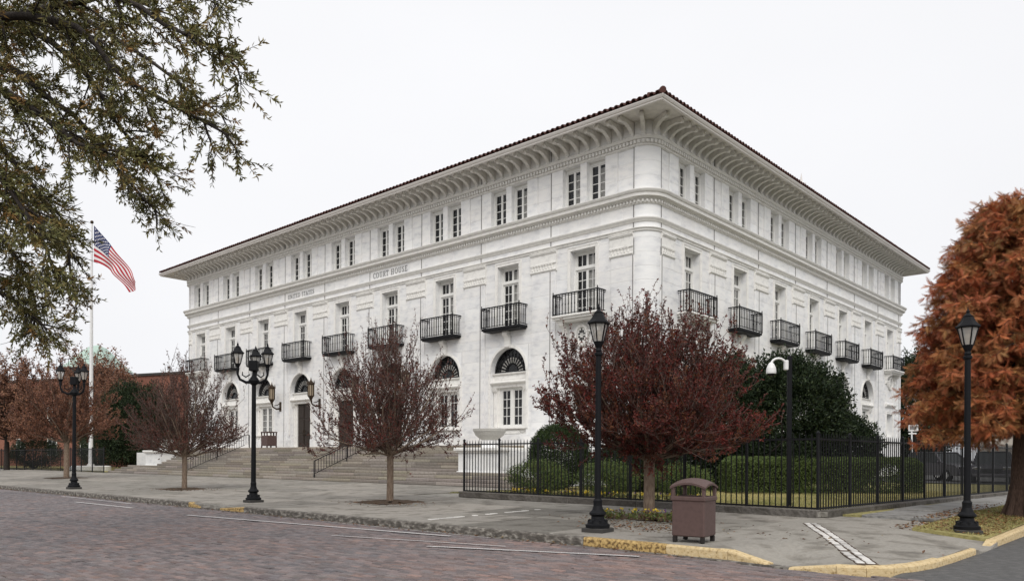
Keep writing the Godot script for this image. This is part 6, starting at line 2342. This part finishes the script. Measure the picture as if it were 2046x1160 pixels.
	# boughs on the side away from the picture
	for k in 14:
		var az := 1.2 + 0.27 * k
		var d := Vector3(-sin(az), r.randf_range(0.3, 0.9), cos(az))
		if d.x > 0.3:
			d.x = 0.1
		var p1 := branch(tk, Vector3(0.6, r.randf_range(5.0, 9.0), -0.5), d, r.randf_range(2.5, 4.5), 0.11, 0.02, 7, 6, 0.1, 0.08, r)
		for a in 12:
			var s := along(p1, lerpf(0.3, 1.0, a / 11.0))
			var p2 := branch(br, s[0], s[1] + rnd_dir(r) * 0.8, r.randf_range(0.6, 1.2), 0.016, 0.006, 4, 4, -0.1, 0.1, r)
			for q in 50:
				var s3 := along(p2, r.randf())
				xs.append(Transform3D(facing(rnd_dir(r), r.randf() * TAU, r.randf_range(0.9, 1.6)), s3[0] + rnd_dir(r) * 0.3 * r.randf()))
				cs.append(cols[r.randi() % 6] * r.randf_range(0.7, 1.3))
	part(root, "trunk", tk, M.bark_dark)
	part(root, "branches", br, M.bark_dark)
	part(root, "twigs", fine, M.bark_dark)
	stuffed(root, "crown", leaf_mesh(0.085, 0.024, 0.15), M.leaf, xs, cs)
	# the median it stands on
	var md := MB.new()
	md.bx(Vector3(-60, -0.2, 29.6), Vector3(9.0, -0.06, 33.5))
	struct("median", md, M.turf)

func litter() -> void:
	var r := RandomNumberGenerator.new()
	r.seed = 99
	var xs := []
	var cs := PackedColorArray()
	var cols := [Color(0.20, 0.085, 0.035), Color(0.27, 0.13, 0.05), Color(0.13, 0.06, 0.03), Color(0.24, 0.17, 0.08)]
	for k in 5200:
		var x := 15.95 + r.randfn(0, 1.3)
		var z := 11.3 + r.randfn(0, 2.8)
		if x < 14.6 or x > 16.4 or z > 14.3:
			continue
		var y := verge_y(x, z) + 0.015
		if x < 15.07:
			y = maxf(0.15, ground_y(z) + 0.05) if z < 12.3 else pad_y(Vector2(x, z))
		xs.append(Transform3D(facing(Vector3(r.randf_range(-1, 1), r.randf_range(-0.15, 0.25), r.randf_range(-1, 1)), r.randf_range(-0.5, 0.5), r.randf_range(0.6, 1.3)), Vector3(x, y + 0.006, z)))
		cs.append(cols[r.randi() % 4] * r.randf_range(0.6, 1.2))
	# round the planting pits, along the fence kerb and in the gutter
	for e in [[0.9, 16.2, 0.8], [9.9, 16.2, 0.9], [-12.8, 16.1, 0.9], [11.0, 17.6, 0.7], [14.3, 17.2, 0.9]]:
		for k in 320:
			var p := Vector2(e[0] + r.randfn(0, e[2]), e[1] + r.randfn(0, e[2] * 0.6))
			if p.y > 19.5:
				continue
			var y := pad_y(p) if p.x > 12.6 else ground_y(p.y) + 0.004
			if e[0] > 14 and k > 36:
				break
			xs.append(Transform3D(facing(Vector3(r.randf_range(-1, 1), r.randf_range(-0.1, 0.2), r.randf_range(-1, 1)), r.randf_range(-0.5, 0.5), r.randf_range(0.5, 1.2)), Vector3(p.x, y + 0.008, p.y)))
			cs.append(cols[r.randi() % 4] * r.randf_range(0.4, 1.1))
	for k in 700:
		var x := r.randf_range(-25, 13.5)
		xs.append(Transform3D(facing(Vector3(r.randf_range(-1, 1), r.randf_range(-0.1, 0.2), r.randf_range(-1, 1)), r.randf_range(-0.5, 0.5), r.randf_range(0.5, 1.1)), Vector3(x, -0.145, 19.84 + absf(r.randfn(0, 0.12)))))
		cs.append(cols[r.randi() % 4] * r.randf_range(0.4, 0.9))
	var o := scatter(self, "fallen_leaves", leaf_mesh(0.07, 0.04, 0.2), M.leaf, xs, cs)
	tag(o, "dry brown leaves fallen on the verge, pavement and gutter", "leaves", "", "stuff")

func flower_bed(called: String, label: String, a: Vector3, b: Vector3, spread: float, n: int, seed_no: int, yellow: float) -> void:
	var r := RandomNumberGenerator.new()
	r.seed = seed_no
	var xs := []
	var cs := PackedColorArray()
	var fx := []
	var fcs := PackedColorArray()
	var mid := (a + b) / 2
	for k in n:
		var p := a.lerp(b, r.randf()) - mid + Vector3(r.randfn(0, spread), 0, r.randfn(0, spread))
		for q in 9:
			var d := rnd_dir(r)
			d.y = absf(d.y) + 0.3
			xs.append(Transform3D(facing(d, r.randf() * TAU, r.randf_range(0.7, 1.3)), p + Vector3(0, 0.02 + 0.10 * r.randf(), 0) + rnd_dir(r) * 0.05))
			cs.append([Color(0.07, 0.10, 0.025), Color(0.11, 0.12, 0.03), Color(0.10, 0.06, 0.03)][r.randi() % 3] * r.randf_range(0.7, 1.2))
		if r.randf() < yellow:
			for q in 4:
				fx.append(Transform3D(facing(Vector3(r.randf_range(-1, 1), 0.6, r.randf_range(-1, 1)), r.randf() * TAU, r.randf_range(0.7, 1.1)), p + Vector3(0, 0.14 + 0.07 * r.randf(), 0) + rnd_dir(r) * 0.03))
				fcs.append(Color(0.55, 0.40, 0.03) if r.randf() < 0.8 else Color(0.10, 0.04, 0.16))
	var root := thing(called, mid, label, "flowers", "yellow flower beds")
	stuffed(root, "foliage", leaf_mesh(0.07, 0.04), M.leaf, xs, cs)
	if fx.size():
		stuffed(root, "blossoms", leaf_mesh(0.06, 0.06, 0.0), M.leaf, fx, fcs)

func planting() -> void:
	var reds := [Color(0.082, 0.015, 0.012), Color(0.115, 0.018, 0.014), Color(0.058, 0.015, 0.012), Color(0.165, 0.024, 0.018), Color(0.078, 0.026, 0.014), Color(0.13, 0.046, 0.016)]
	var browns := [Color(0.085, 0.028, 0.018), Color(0.06, 0.024, 0.017), Color(0.12, 0.03, 0.022), Color(0.075, 0.04, 0.02)]
	crape("full crape myrtle with a dense dark red crown beside the domed trash can", Vector3(9.72, 0.05, 15.43), {"seed": 5, "h": 5.15, "w": 5.2, "fork": 1.45, "r": 0.125, "limbs": 26, "n2": 9, "n3": 8, "n4": 2, "fill": 9, "leaves": 112000, "cols": reds, "leaf": 0.065, "low": 1.35, "high": 0.5, "pit": 1.9})
	crape("half bare crape myrtle with sparse red leaves in front of the steps", Vector3(0.72, 0.05, 15.84), {"seed": 8, "h": 5.6, "w": 5.0, "fork": 1.55, "r": 0.10, "limbs": 21, "n2": 8, "n3": 7, "n4": 2, "leaves": 23000, "cols": reds + browns, "leaf": 0.065, "low": 1.6, "high": 0.35, "pit": 1.9})
	crape("crape myrtle with thin reddish brown leaves in front of the stone cheek wall", Vector3(-12.79, 0.04, 15.98), {"seed": 13, "h": 6.0, "w": 4.6, "fork": 1.5, "r": 0.10, "limbs": 20, "n2": 8, "n3": 7, "n4": 2, "leaves": 20000, "cols": browns, "leaf": 0.075, "low": 1.3, "high": 0.5, "pit": 1.8})
	crape("crape myrtle with rusty orange brown leaves behind the lamp post by the flagpole", Vector3(-32.92, 0.07, 14.01), {"seed": 17, "h": 7.6, "w": 6.6, "fork": 2.3, "r": 0.15, "limbs": 17, "n2": 8, "n3": 7, "n4": 1, "leaves": 32000, "cols": [Color(0.23, 0.10, 0.058), Color(0.18, 0.082, 0.05), Color(0.26, 0.125, 0.07), Color(0.14, 0.062, 0.042)], "leaf": 0.11, "low": 1.2, "high": 0.7, "pit": 2.4})
	cypress("feathery rust orange conifer tree on the verge of the side street", Vector3(16.05, 0.09, 9.15), 8.7, 2.42, 23)
	oak()
	var dark := [Color(0.018, 0.030, 0.014), Color(0.026, 0.041, 0.017), Color(0.015, 0.024, 0.012), Color(0.036, 0.050, 0.020)]
	var rust := [Color(0.24, 0.115, 0.068), Color(0.19, 0.092, 0.060), Color(0.28, 0.145, 0.085), Color(0.15, 0.075, 0.052)]
	bush("evergreen_tree", "broad dark evergreen tree behind the fence, taller than the hedge", "tree", Vector3(6.8, 0.17, 0.5), Vector3(4.5, 5.3, 4.5), 52000, 0.15, dark, M.leaf_gloss, 31, 0.22, "", 0.55)
	bush("evergreen_tree", "narrower dark evergreen tree behind the dense red crape myrtle", "tree", Vector3(5.0, 0.17, 2.2), Vector3(3.4, 5.2, 3.4), 36000, 0.15, dark, M.leaf_gloss, 32, 0.22, "", 0.55)
	bush("evergreen_tree", "dark evergreen tree left of the courthouse in front of the brick building", "tree", Vector3(-55.0, 0.16, 1.0), Vector3(7.5, 8.0, 6.5), 45000, 0.2, dark, M.leaf_gloss, 33, 0.22, "", 0.55)
	bush("evergreen_tree", "low spreading dark evergreen beside the broad one, nearer the parking yard", "tree", Vector3(8.3, 0.17, -1.3), Vector3(2.8, 3.0, 3.0), 22000, 0.14, dark, M.leaf_gloss, 30, 0.24, "", 0.55)
	bush("rounded_shrub", "clipped rounded dark green shrub below the ground floor window", "shrub", Vector3(0.1, 0.17, 6.8), Vector3(2.5, 2.6, 2.4), 40000, 0.075, [Color(0.032, 0.052, 0.018), Color(0.046, 0.068, 0.022), Color(0.024, 0.040, 0.015)], M.leaf_gloss, 34, 0.05, "", 0.7)
	var az := [Color(0.065, 0.104, 0.026), Color(0.104, 0.143, 0.038), Color(0.046, 0.075, 0.023), Color(0.13, 0.156, 0.045)]
	bush("azalea_bush", "low bright green azalea bush nearest the stone cheek wall", "shrub", Vector3(1.9, 0.17, 10.2), Vector3(2.6, 1.15, 1.5), 9000, 0.065, az, M.leaf, 35, 0.25, "azaleas behind the fence", 0.6)
	bush("azalea_bush", "low bright green azalea bush between two others behind the lamp post", "shrub", Vector3(4.4, 0.17, 9.6), Vector3(2.4, 1.15, 1.5), 9000, 0.065, az, M.leaf, 36, 0.25, "azaleas behind the fence", 0.6)
	bush("azalea_bush", "low bright green azalea bush behind the red crape myrtle trunk", "shrub", Vector3(6.5, 0.17, 8.4), Vector3(2.2, 1.05, 1.5), 8000, 0.065, az, M.leaf, 37, 0.25, "azaleas behind the fence", 0.6)
	bush("dark_shrub", "dark green shrub against the cheek wall and courthouse corner", "shrub", Vector3(1.9, 0.17, 4.6), Vector3(3.4, 2.0, 2.2), 30000, 0.09, dark, M.leaf_gloss, 38, 0.18, "dark shrubs by the courthouse corner", 0.6)
	bush("dark_shrub", "dark green shrub between the rounded shrub and the evergreen tree", "shrub", Vector3(3.6, 0.17, 5.9), Vector3(2.6, 1.9, 2.2), 28000, 0.09, dark, M.leaf_gloss, 39, 0.18, "dark shrubs by the courthouse corner", 0.6)
	bush("dark_shrub", "tall dark shrub against the side facade behind the red crape myrtle", "shrub", Vector3(2.2, 0.17, 0.6), Vector3(3.0, 3.0, 4.6), 34000, 0.10, dark, M.leaf_gloss, 71, 0.2, "", 0.6)
	bush("dark_shrub", "dark shrub against the side facade behind the broad evergreen tree", "shrub", Vector3(2.2, 0.17, -5.0), Vector3(3.0, 2.6, 6.0), 30000, 0.11, dark, M.leaf_gloss, 72, 0.2, "", 0.6)
	bush("dark_shrub", "dark shrub under the broad evergreen tree behind the hedge", "shrub", Vector3(6.3, 0.17, 2.0), Vector3(4.2, 2.3, 2.6), 30000, 0.10, dark, M.leaf_gloss, 73, 0.2, "", 0.6)
	hedge("clipped box shaped green hedge behind the corner of the fence", Vector2(6.0, 4.3), Vector2(10.9, -1.4), 1.3, 1.32, 60000, 41)
	far_tree("rust brown tree behind the left fence near the flagpole", Vector3(-64.5, 0.16, 0.6), 11.5, 9.0, 20000, 0.24, rust, 51)
	far_tree("rust brown tree at the end of the left fence", Vector3(-66.0, 0.16, 8.5), 11.0, 9.0, 20000, 0.24, rust, 52)
	far_tree("taller reddish tree behind the left fence in front of the brick building", Vector3(-74.0, 0.16, -2.0), 13.5, 10.5, 18000, 0.26, rust, 53)
	bush("evergreen_tree", "tall dark evergreen tree beyond the far end of the courthouse", "tree", Vector3(-4.6, 0.16, -61.5), Vector3(7.0, 13.0, 7.0), 30000, 0.32, dark, M.leaf_gloss, 54, 0.2, "", 0.55)
	far_tree("dark leafed tree behind the tan stucco building", Vector3(14.0, 0.16, -72.0), 9.0, 9.0, 16000, 0.3, dark, 55)
	bush("dark_shrub", "dark shrub mass behind the left fence beside the flagpole", "shrub", Vector3(-57.5, 0.16, 3.4), Vector3(7.0, 3.4, 3.0), 9000, 0.14, dark, M.leaf_gloss, 56, 0.2, "", 0.6)
	bush("dark_shrub", "long dark shrub mass behind the left fence under the rust brown trees", "shrub", Vector3(-70.0, 0.16, 5.0), Vector3(14.0, 3.0, 3.0), 12000, 0.14, dark, M.leaf_gloss, 57, 0.2, "", 0.6)
	flower_bed("pansy_bed", "yellow pansies round the dense red crape myrtle trunk", Vector3(9.2, 0.08, 16.5), Vector3(11.2, 0.08, 16.3), 0.2, 80, 61, 0.32)
	flower_bed("border_flowers", "pale yellow border flowers along the foot of the corner fence", Vector3(1.2, 0.17, 11.2), Vector3(8.5, 0.17, 11.3), 0.18, 170, 62, 0.45)
	flower_bed("left_border_flowers", "yellow border flowers behind the left fence", Vector3(-58.5, 0.18, 6.3), Vector3(-53.0, 0.18, 6.5), 0.25, 70, 63, 0.6)
	litter()

func _ready() -> void:
	var cam := Camera3D.new()
	cam.name = "camera"
	add_child(cam)
	cam.projection = Camera3D.PROJECTION_FRUSTUM
	cam.near = 0.1
	cam.far = 3000.0
	cam.size = 0.1 * 1160.0 / 1555.0
	cam.frustum_offset = Vector2(0.0, 0.1 * (916.0 - 580.0) / 1555.0)
	cam.position = EYE
	cam.basis = Basis(Vector3.UP, atan2(0.672, 0.740)) * Basis(Vector3.BACK, 0.0048)
	cam.current = true
	var e := Environment.new()
	e.background_mode = Environment.BG_SKY
	var sm := ProceduralSkyMaterial.new()
	sm.sky_top_color = Color(0.735, 0.738, 0.758).linear_to_srgb()
	sm.sky_horizon_color = Color(0.705, 0.71, 0.732).linear_to_srgb()
	sm.sky_curve = 0.2
	sm.ground_bottom_color = Color(0.15, 0.14, 0.13).linear_to_srgb()
	sm.ground_horizon_color = Color(0.5, 0.5, 0.5).linear_to_srgb()
	sm.sky_cover = noise_tex(0.004, [[0.0, grey(0.0)], [0.4, grey(0.02)], [1.0, grey(0.07)]], 1024, 5, 91)
	var sky := Sky.new()
	sky.sky_material = sm
	e.sky = sky
	e.tonemap_mode = Environment.TONE_MAPPER_LINEAR
	e.tonemap_exposure = 1.25
	e.sdfgi_enabled = true
	e.ssao_enabled = true
	e.ssil_enabled = true
	var we := WorldEnvironment.new()
	we.name = "environment"
	we.environment = e
	add_child(we)
	var sun := DirectionalLight3D.new()
	sun.name = "sun"
	add_child(sun)
	sun.light_energy = 0.5
	sun.light_angular_distance = 40.0
	sun.light_color = Color(1.0, 0.985, 0.96)
	sun.sky_mode = DirectionalLight3D.SKY_MODE_LIGHT_ONLY
	sun.shadow_enabled = true
	sun.basis = Basis.looking_at(Vector3(-0.52, -0.74, -0.58), Vector3.UP)
	materials()
	setting()
	courthouse()
	steps()
	far_buildings()
	furniture()
	planting()
